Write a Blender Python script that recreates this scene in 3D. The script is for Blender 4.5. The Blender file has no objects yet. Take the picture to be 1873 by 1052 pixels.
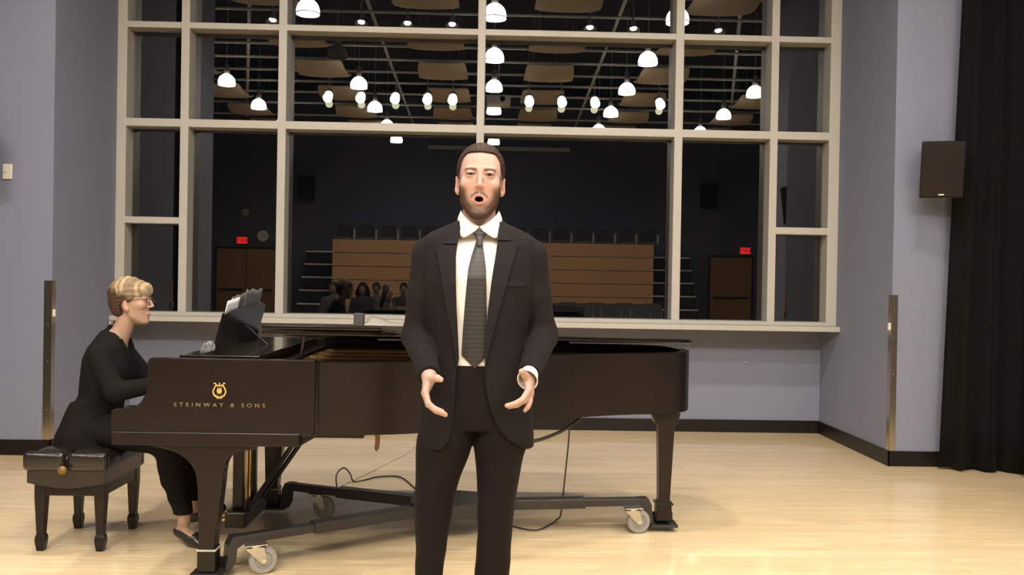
import bpy, bmesh, math, random
import numpy as np
from mathutils import Vector, Matrix
random.seed(4)
sc = bpy.context.scene
COL = sc.collection
PI = math.pi

# ------------------------------------------------------------ camera, world, exposure
def make_camera():
    cd = bpy.data.cameras.new('camera'); cam = bpy.data.objects.new('camera', cd); COL.objects.link(cam)
    yaw, pitch, roll = [math.radians(a) for a in (1.27, -0.404, 0.988)]
    fwd = Vector((math.sin(yaw)*math.cos(pitch), math.cos(yaw)*math.cos(pitch), math.sin(pitch)))
    right = Vector((math.cos(yaw), -math.sin(yaw), 0)); up = right.cross(fwd)
    R = right*math.cos(roll)+up*math.sin(roll); U = -right*math.sin(roll)+up*math.cos(roll)
    M = Matrix((R, U, -fwd)).transposed().to_4x4(); M.translation = Vector((0, 0, 1.39))
    cam.matrix_world = M
    cd.sensor_width = 36; cd.lens = 36*1620/1873; cd.clip_start = .05; cd.clip_end = 200
    sc.camera = cam
make_camera()
w = bpy.data.worlds.new('night'); sc.world = w; w.use_nodes = True
w.node_tree.nodes['Background'].inputs[0].default_value = (.010, .012, .018, 1)
w.node_tree.nodes['Background'].inputs[1].default_value = .12
sc.view_settings.view_transform = 'Standard'; sc.view_settings.look = 'None'
sc.view_settings.exposure = 0.0; sc.view_settings.gamma = 1; sc.view_settings.use_curve_mapping = False
sc.cycles.max_bounces = 8; sc.cycles.diffuse_bounces = 4; sc.cycles.glossy_bounces = 4
sc.cycles.transparent_max_bounces = 8; sc.cycles.caustics_reflective = False; sc.cycles.caustics_refractive = False
sc.cycles.sample_clamp_indirect = 8; sc.cycles.blur_glossy = .1; sc.cycles.use_denoising = True

PENDANT_W = 50.0      # power of each hanging dome lamp
STAGE_SPOT_W = 38.0    # power of each track spot on the rear pipe
WARM = (1.0, .90, .77)
VG = 16.2             # mirror depth: a thing seen in the glass at depth D stands at Y = VG - D

# ------------------------------------------------------------ helpers
def tag(o, label=None, cat=None, group=None, kind=None):
    if label: o['label'] = label
    if cat: o['category'] = cat
    if group: o['group'] = group
    if kind: o['kind'] = kind
    return o
def empty(name, loc, label, cat, rz=0, group=None):
    o = bpy.data.objects.new(name, None); COL.objects.link(o); o.location = loc; o.rotation_euler[2] = rz
    o.empty_display_size = .1
    return tag(o, label, cat, group)
def link(name, me, mat, parent=None, smooth=False):
    if mat: me.materials.append(mat)
    o = bpy.data.objects.new(name, me); COL.objects.link(o)
    if smooth:
        me.polygons.foreach_set('use_smooth', [True]*len(me.polygons))
    if parent is not None: o.parent = parent
    return o
def copy_tree(o, parent=None):
    c = o.copy(); COL.objects.link(c)
    if parent is not None: c.parent = parent
    for ch in list(o.children): copy_tree(ch, c)
    return c

class MB:
    def __init__(s): s.bm = bmesh.new()
    def box(s, x0, x1, y0, y1, z0, z1, bev=0, M=None, seg=2):
        r = bmesh.ops.create_cube(s.bm, size=1)
        vs = r['verts']
        T = Matrix.Translation(((x0+x1)/2, (y0+y1)/2, (z0+z1)/2)) @ Matrix.Diagonal((abs(x1-x0), abs(y1-y0), abs(z1-z0), 1))
        bmesh.ops.transform(s.bm, matrix=T, verts=vs)
        if bev:
            es = list({e for v in vs for e in v.link_edges})
            g = bmesh.ops.bevel(s.bm, geom=es, offset=bev, segments=seg, affect='EDGES', profile=.5)
            vs = list({v for f in g['faces'] for v in f.verts} | {v for v in vs if v.is_valid})
        if M is not None: bmesh.ops.transform(s.bm, matrix=M, verts=vs)
        return s
    def prism(s, pts, axis, a, b, M=None):
        """extrude a 2D outline along axis from a to b"""
        def P(p, t):
            return {'z': (p[0], p[1], t), 'y': (p[0], t, p[1]), 'x': (t, p[0], p[1])}[axis]
        v0 = [s.bm.verts.new(P(p, a)) for p in pts]; v1 = [s.bm.verts.new(P(p, b)) for p in pts]
        n = len(pts); fs = [s.bm.faces.new(v0), s.bm.faces.new(v1[::-1])]
        for i in range(n): fs.append(s.bm.faces.new((v0[i], v1[i], v1[(i+1) % n], v0[(i+1) % n])))
        bmesh.ops.recalc_face_normals(s.bm, faces=fs)
        if M is not None: bmesh.ops.transform(s.bm, matrix=M, verts=v0+v1)
        return s
    def tube(s, pts, r, n=10, cap=True):
        pts = [Vector(p) for p in pts]
        rs = r if hasattr(r, '__len__') else [r]*len(pts)
        rings = []; ref = None
        for i, p in enumerate(pts):
            d = (pts[min(i+1, len(pts)-1)]-pts[max(i-1, 0)]).normalized()
            if ref is None:
                ref = d.orthogonal().normalized()
            u = (ref-d*ref.dot(d)).normalized(); v = d.cross(u); ref = u
            rings.append([s.bm.verts.new(p+(u*math.cos(2*PI*k/n)+v*math.sin(2*PI*k/n))*rs[i]) for k in range(n)])
        for a, b in zip(rings, rings[1:]):
            for k in range(n): s.bm.faces.new((a[k], a[(k+1) % n], b[(k+1) % n], b[k]))
        if cap:
            s.bm.faces.new(rings[0][::-1]); s.bm.faces.new(rings[-1])
        return s
    def lathe(s, prof, n=24, M=None, close=False):
        """prof: list of (radius, z)"""
        rings = []; allv = []
        for r, z in prof:
            if r < 1e-6:
                v = s.bm.verts.new((0, 0, z)); rings.append([v]); allv.append(v)
            else:
                R = [s.bm.verts.new((r*math.cos(2*PI*k/n), r*math.sin(2*PI*k/n), z)) for k in range(n)]
                rings.append(R); allv += R
        prs = list(zip(rings, rings[1:]))
        if close: prs.append((rings[-1], rings[0]))
        for a, b in prs:
            for k in range(n):
                k2 = (k+1) % n
                if len(a) == 1 and len(b) > 1: s.bm.faces.new((a[0], b[k], b[k2]))
                elif len(b) == 1 and len(a) > 1: s.bm.faces.new((a[k], a[k2], b[0]))
                elif len(a) > 1: s.bm.faces.new((a[k], a[k2], b[k2], b[k]))
        if M is not None: bmesh.ops.transform(s.bm, matrix=M, verts=allv)
        return s
    def build(s, name, mat, parent=None, smooth=False, auto=False):
        bmesh.ops.recalc_face_normals(s.bm, faces=s.bm.faces[:])
        me = bpy.data.meshes.new(name); s.bm.to_mesh(me); s.bm.free()
        o = link(name, me, mat, parent, smooth or auto)
        if auto:
            me.set_sharp_from_angle(angle=math.radians(35))
        return o
def rot_to(d):
    """matrix turning +Z to direction d"""
    return Vector((0, 0, 1)).rotation_difference(Vector(d).normalized()).to_matrix().to_4x4()

# ------------------------------------------------------------ materials
def new_mat(name):
    m = bpy.data.materials.new(name); m.use_nodes = True
    nt = m.node_tree; return m, nt, nt.nodes['Principled BSDF']
def pmat(name, col, rough=.5, metal=0, noise=0, nscale=20, spec=.5, coat=0, bump=0, bscale=200, coatr=.05, sheen=0, stretch=None):
    m, nt, b = new_mat(name)
    b.inputs['Base Color'].default_value = (*col, 1); b.inputs['Roughness'].default_value = rough
    b.inputs['Metallic'].default_value = metal; b.inputs['Specular IOR Level'].default_value = spec
    b.inputs['Coat Weight'].default_value = coat; b.inputs['Coat Roughness'].default_value = coatr
    if sheen: b.inputs['Sheen Weight'].default_value = sheen; b.inputs['Sheen Roughness'].default_value = .5
    tc = nt.nodes.new('ShaderNodeTexCoord'); src = tc.outputs['Object']
    if stretch:
        mp = nt.nodes.new('ShaderNodeMapping'); mp.inputs['Scale'].default_value = stretch
        nt.links.new(src, mp.inputs[0]); src = mp.outputs[0]
    if noise:
        n = nt.nodes.new('ShaderNodeTexNoise'); n.inputs['Scale'].default_value = nscale; n.inputs['Detail'].default_value = 5
        r = nt.nodes.new('ShaderNodeMapRange'); r.inputs[3].default_value = 1-noise; r.inputs[4].default_value = 1+noise
        mx = nt.nodes.new('ShaderNodeVectorMath'); mx.operation = 'SCALE'; mx.inputs[0].default_value = col
        nt.links.new(src, n.inputs['Vector']); nt.links.new(n.outputs[0], r.inputs[0])
        nt.links.new(r.outputs[0], mx.inputs['Scale']); nt.links.new(mx.outputs[0], b.inputs['Base Color'])
    if bump:
        n2 = nt.nodes.new('ShaderNodeTexNoise'); n2.inputs['Scale'].default_value = bscale; n2.inputs['Detail'].default_value = 3
        bp = nt.nodes.new('ShaderNodeBump'); bp.inputs['Strength'].default_value = bump; bp.inputs['Distance'].default_value = .005
        nt.links.new(src, n2.inputs['Vector']); nt.links.new(n2.outputs[0], bp.inputs['Height']); nt.links.new(bp.outputs[0], b.inputs['Normal'])
    return m
def emat(name, col, strength):
    m, nt, b = new_mat(name)
    b.inputs['Base Color'].default_value = (*col, 1); b.inputs['Emission Color'].default_value = (*col, 1)
    b.inputs['Emission Strength'].default_value = strength
    return m
def attr_mat(name, rough=.5, sss=0, bump=0, bscale=300, spec=.4):
    m, nt, b = new_mat(name)
    a = nt.nodes.new('ShaderNodeAttribute'); a.attribute_name = 'Col'
    nt.links.new(a.outputs['Color'], b.inputs['Base Color']); b.inputs['Roughness'].default_value = rough
    b.inputs['Specular IOR Level'].default_value = spec
    if sss:
        b.inputs['Subsurface Weight'].default_value = sss; b.inputs['Subsurface Radius'].default_value = (.012, .005, .003)
        b.inputs['Subsurface Scale'].default_value = 1
    if bump:
        tc = nt.nodes.new('ShaderNodeTexCoord'); n2 = nt.nodes.new('ShaderNodeTexNoise'); n2.inputs['Scale'].default_value = bscale
        bp = nt.nodes.new('ShaderNodeBump'); bp.inputs['Strength'].default_value = bump; bp.inputs['Distance'].default_value = .002
        nt.links.new(tc.outputs['Object'], n2.inputs['Vector']); nt.links.new(n2.outputs[0], bp.inputs['Height']); nt.links.new(bp.outputs[0], b.inputs['Normal'])
    return m
def floor_mat():
    m, nt, b = new_mat('maple_floor')
    tc = nt.nodes.new('ShaderNodeTexCoord')
    br = nt.nodes.new('ShaderNodeTexBrick'); br.inputs['Scale'].default_value = 1
    br.inputs['Brick Width'].default_value = .9; br.inputs['Row Height'].default_value = .057
    br.inputs['Mortar Size'].default_value = .0009; br.inputs['Mortar Smooth'].default_value = .3
    br.inputs['Bias'].default_value = 0; br.offset = .37; br.offset_frequency = 3
    br.inputs['Color1'].default_value = (.86, .69, .435, 1); br.inputs['Color2'].default_value = (.78, .595, .35, 1)
    br.inputs['Mortar'].default_value = (.60, .41, .22, 1)
    nt.links.new(tc.outputs['Object'], br.inputs['Vector'])
    mp = nt.nodes.new('ShaderNodeMapping'); mp.inputs['Scale'].default_value = (1.2, 30, 1)
    nz = nt.nodes.new('ShaderNodeTexNoise'); nz.inputs['Scale'].default_value = 2.2; nz.inputs['Detail'].default_value = 6
    nt.links.new(tc.outputs['Object'], mp.inputs[0]); nt.links.new(mp.outputs[0], nz.inputs['Vector'])
    rg = nt.nodes.new('ShaderNodeMapRange'); rg.inputs[1].default_value = .3; rg.inputs[2].default_value = .7
    rg.inputs[3].default_value = .84; rg.inputs[4].default_value = 1.12
    nt.links.new(nz.outputs[0], rg.inputs[0])
    vm = nt.nodes.new('ShaderNodeVectorMath'); vm.operation = 'SCALE'
    nt.links.new(br.outputs[0], vm.inputs[0]); nt.links.new(rg.outputs[0], vm.inputs['Scale'])
    nt.links.new(vm.outputs[0], b.inputs['Base Color'])
    b.inputs['Roughness'].default_value = .42
    b.inputs['Coat Weight'].default_value = .8; b.inputs['Coat Roughness'].default_value = .05
    n3 = nt.nodes.new('ShaderNodeTexNoise'); n3.inputs['Scale'].default_value = 5
    mp2 = nt.nodes.new('ShaderNodeMapping'); mp2.inputs['Scale'].default_value = (1, 3.5, 1)
    nt.links.new(tc.outputs['Object'], mp2.inputs[0]); nt.links.new(mp2.outputs[0], n3.inputs['Vector'])
    bp = nt.nodes.new('ShaderNodeBump'); bp.inputs['Strength'].default_value = .05; bp.inputs['Distance'].default_value = .004
    nt.links.new(n3.outputs[0], bp.inputs['Height']); nt.links.new(bp.outputs[0], b.inputs['Coat Normal'])
    return m
def glass_mat():
    m = bpy.data.materials.new('window_glass'); m.use_nodes = True; nt = m.node_tree
    nt.nodes.clear(); out = nt.nodes.new('ShaderNodeOutputMaterial')
    tr = nt.nodes.new('ShaderNodeBsdfTransparent'); tr.inputs[0].default_value = (.78, .82, .8, 1)
    gl = nt.nodes.new('ShaderNodeBsdfGlossy'); gl.inputs['Roughness'].default_value = 0.0; gl.inputs[0].default_value = (1, 1, 1, 1)
    fr = nt.nodes.new('ShaderNodeFresnel'); fr.inputs[0].default_value = 2.05
    mx = nt.nodes.new('ShaderNodeMixShader')
    nt.links.new(fr.outputs[0], mx.inputs[0]); nt.links.new(tr.outputs[0], mx.inputs[1]); nt.links.new(gl.outputs[0], mx.inputs[2])
    nt.links.new(mx.outputs[0], out.inputs[0]); return m

M = {}
M['floor'] = floor_mat()
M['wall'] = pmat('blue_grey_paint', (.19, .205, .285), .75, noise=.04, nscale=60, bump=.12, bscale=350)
M['wall_dim'] = pmat('dimmed_blue_paint', (.10, .105, .14), .8, noise=.05, nscale=30)  # dimness of the rear hall put into the wall colour
M['ceiling'] = pmat('black_ceiling', (.012, .012, .012), .9)
M['base'] = pmat('black_rubber_base', (.0065, .0045, .0042), .35, spec=.35)
M['frame'] = pmat('window_frame_paint', (.43, .415, .38), .45, noise=.02)
M['glass'] = glass_mat()
M['steel'] = pmat('brushed_steel', (.66, .60, .50), .24, metal=1)
M['zinc'] = pmat('zinc_plate', (.62, .60, .54), .35, metal=1)
M['chrome'] = pmat('chrome', (.8, .8, .8), .12, metal=1)
M['brass'] = pmat('brass', (.78, .52, .18), .25, metal=1)
M['gold'] = pmat('gold_leaf', (.52, .36, .13), .5, metal=.25)
M['gold_dull'] = pmat('dull_gold_lettering', (.22, .17, .095), .55, metal=.1)
M['brass_dull'] = pmat('dull_brass', (.17, .10, .04), .5, metal=.4)
M['plate'] = pmat('gold_iron_plate', (.95, .62, .20), .4, metal=.25)
M['piano'] = pmat('black_satin_lacquer', (.0082, .0053, .0045), .28, spec=.32)
M['lid'] = pmat('black_polished_lacquer', (.006, .0045, .004), .15, spec=.38, coat=.05, coatr=.05)
M['blackmetal'] = pmat('black_steel_truck', (.02, .018, .017), .38, spec=.5)
M['felt'] = pmat('red_felt', (.25, .02, .02), .9)
M['ivory'] = pmat('white_keys', (.82, .80, .74), .25)
M['wire'] = pmat('steel_strings', (.6, .55, .45), .3, metal=1)
M['leather'] = pmat('black_leather', (.014, .010, .009), .24, spec=.6, bump=.15, bscale=120)
M['rubber_grey'] = pmat('grey_rubber_tyre', (.24, .235, .235), .6)
M['curtain'] = pmat('black_velour', (.003, .0022, .0024), .95, sheen=.01, spec=.2, noise=.15, nscale=25)
M['plastic_w'] = pmat('white_plastic', (.72, .70, .64), .4)
M['plastic_b'] = pmat('black_plastic', (.012, .009, .009), .6, spec=.3)
M['grille'] = pmat('speaker_grille', (.014, .009, .008), .7, spec=.2, bump=.3, bscale=900)
M['paper'] = pmat('paper', (.78, .76, .78), .8)
M['recorder'] = pmat('dark_grey_plastic', (.035, .033, .033), .6)
M['sheet_g'] = pmat('light_grey_sheet', (.22, .21, .18), .7)
M['paper_g'] = pmat('grey_paper', (.10, .095, .10), .8, noise=.2, nscale=40)
M['cable_b'] = pmat('black_cable', (.03, .025, .022), .5)
M['cable_w'] = pmat('white_cable', (.62, .58, .52), .5)
M['cloud'] = pmat('tan_acoustic_panel', (.50, .40, .27), .6, noise=.06, nscale=4)
M['pipe'] = pmat('grey_pipe', (.62, .64, .60), .4)
M['wood'] = pmat('oak_panel', (.50, .30, .16), .5, noise=.08, nscale=2, stretch=(1, 1, 6))
M['door'] = pmat('oak_door', (.30, .17, .07), .5, noise=.15, nscale=5, stretch=(8, 8, 1))
M['nosing'] = pmat('step_nosing', (.85, .85, .82), .4)
M['seatfab'] = pmat('dark_seat_fabric', (.03, .03, .036), .9)
M['chairgrey'] = pmat('grey_chair_fabric', (.10, .10, .11), .9)
M['dome_on'] = emat('glowing_dome_glass', (1.0, .93, .85), 34)
M['dome_off'] = pmat('unlit_dome_glass', (.30, .34, .28), .25, spec=.6)
M['disc'] = emat('glowing_lamp_face', (1.0, .95, .85), 45)
M['disc_y'] = emat('pale_disc_glow', (.8, .85, .55), 5)  # yellowish glow of the second disc under each rear spot
M['can'] = pmat('grey_lamp_housing', (.36, .36, .32), .4)
M['exit'] = emat('red_exit_light', (1.0, .03, .03), 4.5)
M['exit_body'] = pmat('exit_sign_box', (.05, .05, .05), .5)
M['suit'] = pmat('charcoal_suit', (.0098, .0076, .0086), .85, spec=.12, sheen=.01, noise=.15, nscale=160, bump=.15, bscale=900)
M['lapel'] = pmat('charcoal_lapel', (.0118, .0098, .0114), .8, spec=.12, sheen=.01, noise=.12, nscale=160)
M['trouser'] = pmat('dark_trousers', (.0085, .0058, .0055), .88, spec=.12, sheen=.01, noise=.12, nscale=120)
M['shirt'] = pmat('white_shirt', (.74, .71, .68), .75, bump=.1, bscale=300)
M['button'] = pmat('dark_button', (.02, .015, .012), .3)
M['shoe'] = pmat('black_shoe_leather', (.014, .012, .012), .3)
M['blackcloth'] = pmat('black_knit', (.0068, .0060, .0060), .9, sheen=.0, noise=.2, nscale=90, spec=.12)
M['skin'] = attr_mat('skin', .48, sss=.12, bump=.08, spec=.35)
M['eye'] = attr_mat('eyeball', .15, spec=.5)
M['hairm'] = attr_mat('hair', .62, bump=.2, bscale=500, spec=.15)
M['glasses'] = pmat('dark_glasses_frame', (.03, .02, .02), .3)
M['bottle'] = None
def clear_mat():
    m, nt, b = new_mat('clear_plastic'); b.inputs['Transmission Weight'].default_value = .85; b.inputs['Roughness'].default_value = .12
    b.inputs['Base Color'].default_value = (.9, .9, .95, 1); b.inputs['IOR'].default_value = 1.4; return m
M['clear'] = clear_mat()
def tie_mat():
    m, nt, b = new_mat('patterned_tie')
    tc = nt.nodes.new('ShaderNodeTexCoord')
    wv = nt.nodes.new('ShaderNodeTexWave'); wv.bands_direction = 'Z'; wv.inputs['Scale'].default_value = 21; wv.inputs['Distortion'].default_value = .6
    wv.inputs['Detail'].default_value = 2; wv.inputs['Detail Scale'].default_value = 3
    w2 = nt.nodes.new('ShaderNodeTexChecker'); w2.inputs['Scale'].default_value = 260
    nt.links.new(tc.outputs['Object'], wv.inputs[0]); nt.links.new(tc.outputs['Object'], w2.inputs[0])
    cr = nt.nodes.new('ShaderNodeValToRGB'); cr.color_ramp.elements[0].position = .78; cr.color_ramp.elements[1].position = .97
    cr.color_ramp.elements[0].color = (.010, .0082, .010, 1); cr.color_ramp.elements[1].color = (.032, .027, .032, 1)
    nt.links.new(wv.outputs[1], cr.inputs[0])
    mx = nt.nodes.new('ShaderNodeMix'); mx.data_type = 'RGBA'; mx.blend_type = 'MULTIPLY'; mx.inputs[0].default_value = .5
    nt.links.new(cr.outputs[0], mx.inputs[6]); nt.links.new(w2.outputs[0], mx.inputs[7])
    w2.inputs[1].default_value = (1.4, 1.4, 1.4, 1); w2.inputs[2].default_value = (.5, .5, .5, 1)
    nt.links.new(mx.outputs[2], b.inputs['Base Color']); b.inputs['Roughness'].default_value = .5; b.inputs['Sheen Weight'].default_value = .2
    return m
M['tie'] = tie_mat()

# ------------------------------------------------------------ room shell
def struct(name, mb, mat, parent=None, **k):
    o = mb.build(name, M[mat], parent, **k)
    if parent is None: o['kind'] = 'structure'
    return o
XL, XR, YF, YW, YB = -3.357, 3.114, 6.83, 7.94, 8.315
CH = 6.5
struct('floor', MB().box(-8.6, 8.6, -8.8, 8.4, -.1, 0), 'floor')
struct('ceiling', MB().box(-8.7, 8.7, -8.8, 8.5, CH, CH+.1), 'ceiling')
struct('wall_left', MB().prism([(XL, YB+.1), (XL, YF), (-4.02, YF), (-4.02, 3.45), (-8.5, 3.45), (-8.5, 3.6), (-4.2, 3.6), (-4.2, YB+.1)], 'z', 0, CH), 'wall')
struct('wall_right', MB().prism([(XR, YB+.1), (XR, YF), (4.05, YF), (4.05, 3.45), (8.5, 3.45), (8.5, 3.6), (4.25, 3.6), (4.25, YB+.1)], 'z', 0, CH), 'wall')
struct('wall_side_left', MB().box(-8.6, -8.5, -8.7, 3.6, 0, CH), 'wall_dim')
struct('wall_side_right', MB().box(8.5, 8.6, -8.7, 3.6, 0, CH), 'wall_dim')
struct('wall_front', MB().box(XL, XR, YB, YB+.1, 0, 1.0), 'wall')
struct('wall_header', MB().box(XL, XR, YW+.02, YB+.1, 4.50, CH), 'wall')
struct('wall_back', MB().box(-8.5, 8.5, -8.8, -8.65, 0, CH), 'wall_dim')
bh, bt = .118, .014
def sweep_base(name, pts):
    m = MB()
    for (x0, y0), (x1, y1), n in pts:
        if abs(y0-y1) < 1e-6:
            ya, yb = (y0-bt, y0) ; m.box(min(x0, x1)-(bt if n & 1 else 0), max(x0, x1)+(bt if n & 2 else 0), ya, yb, 0, bh, .002)
        else:
            s = 1 if x0 < 0 else -1
            m.box(min(x0, x0+s*bt), max(x0, x0+s*bt), min(y0, y1)-bt, max(y0, y1), 0, bh, .002)
    struct(name, m, 'base')
sweep_base('baseboard_left', [((-4.0, YF), (XL, YF), 2), ((XL, YF), (XL, YB), 0)])
sweep_base('baseboard_front', [((XL, YB), (XR, YB), 0)])
sweep_base('baseboard_right', [((XR, YF), (4.0, YF), 1), ((XR, YF), (XR, YB), 0)])
# ---- big window: frame, sill and one pane per opening
vx = [(-3.357, -3.273), (-2.797, -2.724), (-1.937, -1.864), (-.167, -.0985), (1.614, 1.688), (2.481, 2.550), (3.018, 3.114)]
hz = [(1.03, 1.066), (2.712, 2.783), (3.588, 3.642), (4.455, 4.52)]
fr = MB()
for i, (a, b) in enumerate(vx):
    fr.box(a, b, YW, 8.13, 1.03, 4.52, .004)
for a, b in hz: fr.box(-3.30, 3.06, YW+.0015, 8.128, a, b, .004)
fr.box(-3.30, -2.76, YW+.0015, 8.128, 1.85, 1.908, .004); fr.box(2.52, 3.06, YW+.0015, 8.128, 1.857, 1.92, .004)
window = fr.build('window_1', M['frame']); window['kind'] = 'structure'
window['label'] = 'large gridded window of pale painted mullions at night'
ops = []
cols = [(-3.273, -2.797), (-2.724, -1.937), (-1.864, -.167), (-.0985, 1.614), (1.688, 2.481), (2.550, 3.018)]
for r, (z0, z1) in enumerate([(1.066, 2.712), (2.783, 3.588), (3.642, 4.455)]):
    for c, (a, b) in enumerate(cols):
        if r == 0 and c == 0: ops += [(a, b, z0, 1.85), (a, b, 1.908, z1)]
        elif r == 0 and c == 5: ops += [(a, b, z0, 1.857), (a, b, 1.92, z1)]
        else: ops.append((a, b, z0, z1))
for (a, b, c, d) in ops:
    me = bpy.data.meshes.new('window_pane')
    me.from_pydata([(a-.01, 8.10, c-.01), (b+.01, 8.10, c-.01), (b+.01, 8.10, d+.01), (a-.01, 8.10, d+.01)], [], [(0, 1, 2, 3)])
    link('window_pane', me, M['glass'], window)
sill = MB().box(XL+.001, XR-.001, 7.84, YB+.01, .985, 1.03, .004).build('window_sill', M['frame'], window)

# ------------------------------------------------------------ corner guards, plates, speakers, curtain
for sx, x, lab in ((1, XL, 'tall stainless steel corner guard on the left wall edge behind the pianist'), (-1, XR, 'tall stainless steel corner guard on the right wall edge by the black curtain')):
    m = MB()
    x0, x1 = (x-.058, x+.004) if sx > 0 else (x-.004, x+.045)
    m.box(x0, x1, YF-.004, YF, bh, 1.335, .001)
    xa, xb = (x, x+.004) if sx > 0 else (x-.004, x)
    m.box(xa, xb, YF-.004, YF+.05, bh, 1.335, .001)
    g = m.build('corner_guard', M['steel']); tag(g, lab, 'corner guard', 'steel corner guards')
    for zz in (1.0, .72, 1.22, .35):
        MB().lathe([(0, .0025), (.004, .002), (.006, 0)], 10, Matrix.Translation(((x0+x1)/2, YF-.004, zz)) @ rot_to((0, -1, 0))).build('screw', M['chrome'], g)
    xc = x+.004 if sx > 0 else x-.004
    c = MB().box(min(xc, xc+sx*.014), max(xc, xc+sx*.014), YF+.004, YF+.034, 1.06, 1.115, .004).build('wall_clip', M['plastic_w'])
    tag(c, 'small pale plastic clip beside the %s steel corner guard' % ('left' if sx > 0 else 'right'), 'clip')
t = empty('wall_switch', (-3.70, YF-.001, 2.158), 'white thermostat style wall plate beside the left loudspeaker', 'wall switch')
MB().box(-.036, .036, -.012, 0, -.058, .058, .005).build('cover_plate', M['plastic_w'], t)
MB().box(-.016, -.004, -.02, -.012, -.006, .006, .002).build('toggle', M['plastic_w'], t)
t = empty('wall_switch', (3.585, YF-.001, 1.09), 'narrow white wall plate at the edge of the black curtain', 'wall switch')
MB().box(-.016, .04, -.012, 0, -.057, .057, .004).build('cover_plate', M['plastic_w'], t)
MB().box(.005, .018, -.02, -.012, -.012, .012, .002).build('toggle', M['plastic_w'], t)
t = empty('floor_outlet', (2.40, YB-.001, .665), 'tiny pale outlet on the low wall under the window', 'outlet')
MB().box(-.016, .016, -.005, 0, -.02, .02, .002).build('cover_plate', M['wall'], t)
for s in (-.008, .008): MB().box(s-.003, s+.003, -.007, -.005, -.004, .006).build('socket', M['plastic_w'], t)

def speaker(loc, rz, tilt, lab):
    t = empty('wall_speaker', loc, lab, 'speaker', rz, 'wall loudspeakers')
    Mx = Matrix.Rotation(tilt, 4, 'X')
    MB().prism([(-.148, -.02), (.148, -.02), (.105, .20), (-.105, .20)], 'z', -.205, .205, Mx).build('cabinet', M['plastic_b'], t)
    MB().box(-.143, .143, -.032, -.02, -.197, .197, .006, Mx).build('grille', M['grille'], t)
    MB().box(-.02, .02, -.036, -.031, -.185, -.175, .001, Mx).build('badge', M['chrome'], t)
    MB().tube([(0, .12, -.02), (0, .30, -.06)], .025).build('bracket', M['plastic_b'], t)
    return t
speaker((3.315, 6.50, 2.27), math.radians(-17), math.radians(11), 'black loudspeaker tilted down on the right wall beside the curtain')
speaker((-3.775, 6.50, 2.22), math.radians(17), math.radians(11), 'black loudspeaker cut off by the left edge of the view')

def curtain(name, path, z0, z1, amp, wl, lab, lean=0):
    """pleated drape following a plan polyline; lean pulls its first edge in towards the top"""
    P = [Vector(p) for p in path]; L = [0]
    for a, b in zip(P, P[1:]): L.append(L[-1]+(b-a).length)
    n = int(L[-1]/.012); rows = 16; vs = []; fs = []
    for r in range(rows+1):
        f = r/rows; z = z0+(z1-z0)*f
        for i in range(n+1):
            s = L[-1]*i/n; k = max(j for j in range(len(P)-1) if L[j] <= s+1e-9)
            d = (P[k+1]-P[k]).normalized(); q = P[k]+d*(s-L[k]); nn = Vector((-d.y, d.x))
            ph = 2*PI*s/wl+.7*math.sin(s*3.1)+.12*math.sin(f*3+s)
            a = amp*(1-.35*f)*(math.sin(ph)+.35*math.sin(2.3*ph+1))
            q = q+nn*a+d*(lean*f*max(0, 1-s/.45))
            zz = z + (.012*math.sin(s*9) if r == 0 else 0)
            vs.append((q.x, q.y, zz))
    for r in range(rows):
        for i in range(n):
            a = r*(n+1)+i; fs.append((a, a+1, a+n+2, a+n+1))
    me = bpy.data.meshes.new(name); me.from_pydata(vs, [], fs)
    o = link(name, me, M['curtain'], None, True)
    md = o.modifiers.new('thick', 'SOLIDIFY'); md.thickness = .006
    return tag(o, lab, 'curtain', 'black stage curtains')
curtain('stage_curtain', [(3.445, 6.69), (4.035, 6.61)], .015, 5.9, .045, .21, 'black pleated stage curtain hanging at the right edge of the stage', lean=.17)
curtain('stage_curtain', [(3.955, 6.5), (3.955, 4.6)], .02, 5.9, .03, .2, 'black side curtain seen as a dark band in the right hand window panes')
curtain('stage_curtain', [(-3.94, 6.1), (-3.94, 4.6)], .02, 5.9, .03, .2, 'black side curtain seen as a dark band in the left hand window panes')

# ------------------------------------------------------------ the hall behind the camera (seen mirrored in the panes)
colname = {-4.88: 'far left', -2.49: 'left', -.03: 'middle', 2.40: 'right', 4.76: 'far right'}
rowname = ['nearest the window', 'second from the window', 'third from the window', 'fourth from the window', 'fifth from the window', 'farthest from the window']
def make_pendant():
    t = empty('pendant_lamp', (0, 0, 0), 'x', 'pendant lamp', 0, 'hanging dome lamps')
    prof = [(.153*math.sin(a), -.02+.165*math.cos(a)) for a in [PI/2*k/9 for k in range(9, -1, -1)]]
    prof = [(.157, -.055), (.155, -.03)] + prof
    MB().lathe(prof+[(.0, .137)]+[(r*.95, z-.008) for r, z in prof[::-1]], 28).build('lamp_shade', M['dome_on'], t, smooth=True)
    MB().lathe([(.162, -.058), (.162, -.048), (.153, -.048), (.153, -.058)], 28, close=True).build('rim', M['can'], t)
    MB().lathe([(.0, .13), (.045, .13), (.05, .17), (.04, .32), (.0, .32)], 16).build('lamp_housing', M['can'], t, smooth=True)
    MB().tube([(0, 0, .31), (0, 0, 1.48)], .008, 6).build('stem', M['can'], t)
    return t
pend = make_pendant(); first = True
light_d = bpy.data.lights.new('pendant_light', 'AREA'); light_d.shape = 'DISK'; light_d.size = .28; light_d.energy = PENDANT_W; light_d.color = WARM
light_n = light_d.copy(); light_n.energy = PENDANT_W*1.3      # the rows over the stage are turned up
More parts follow.
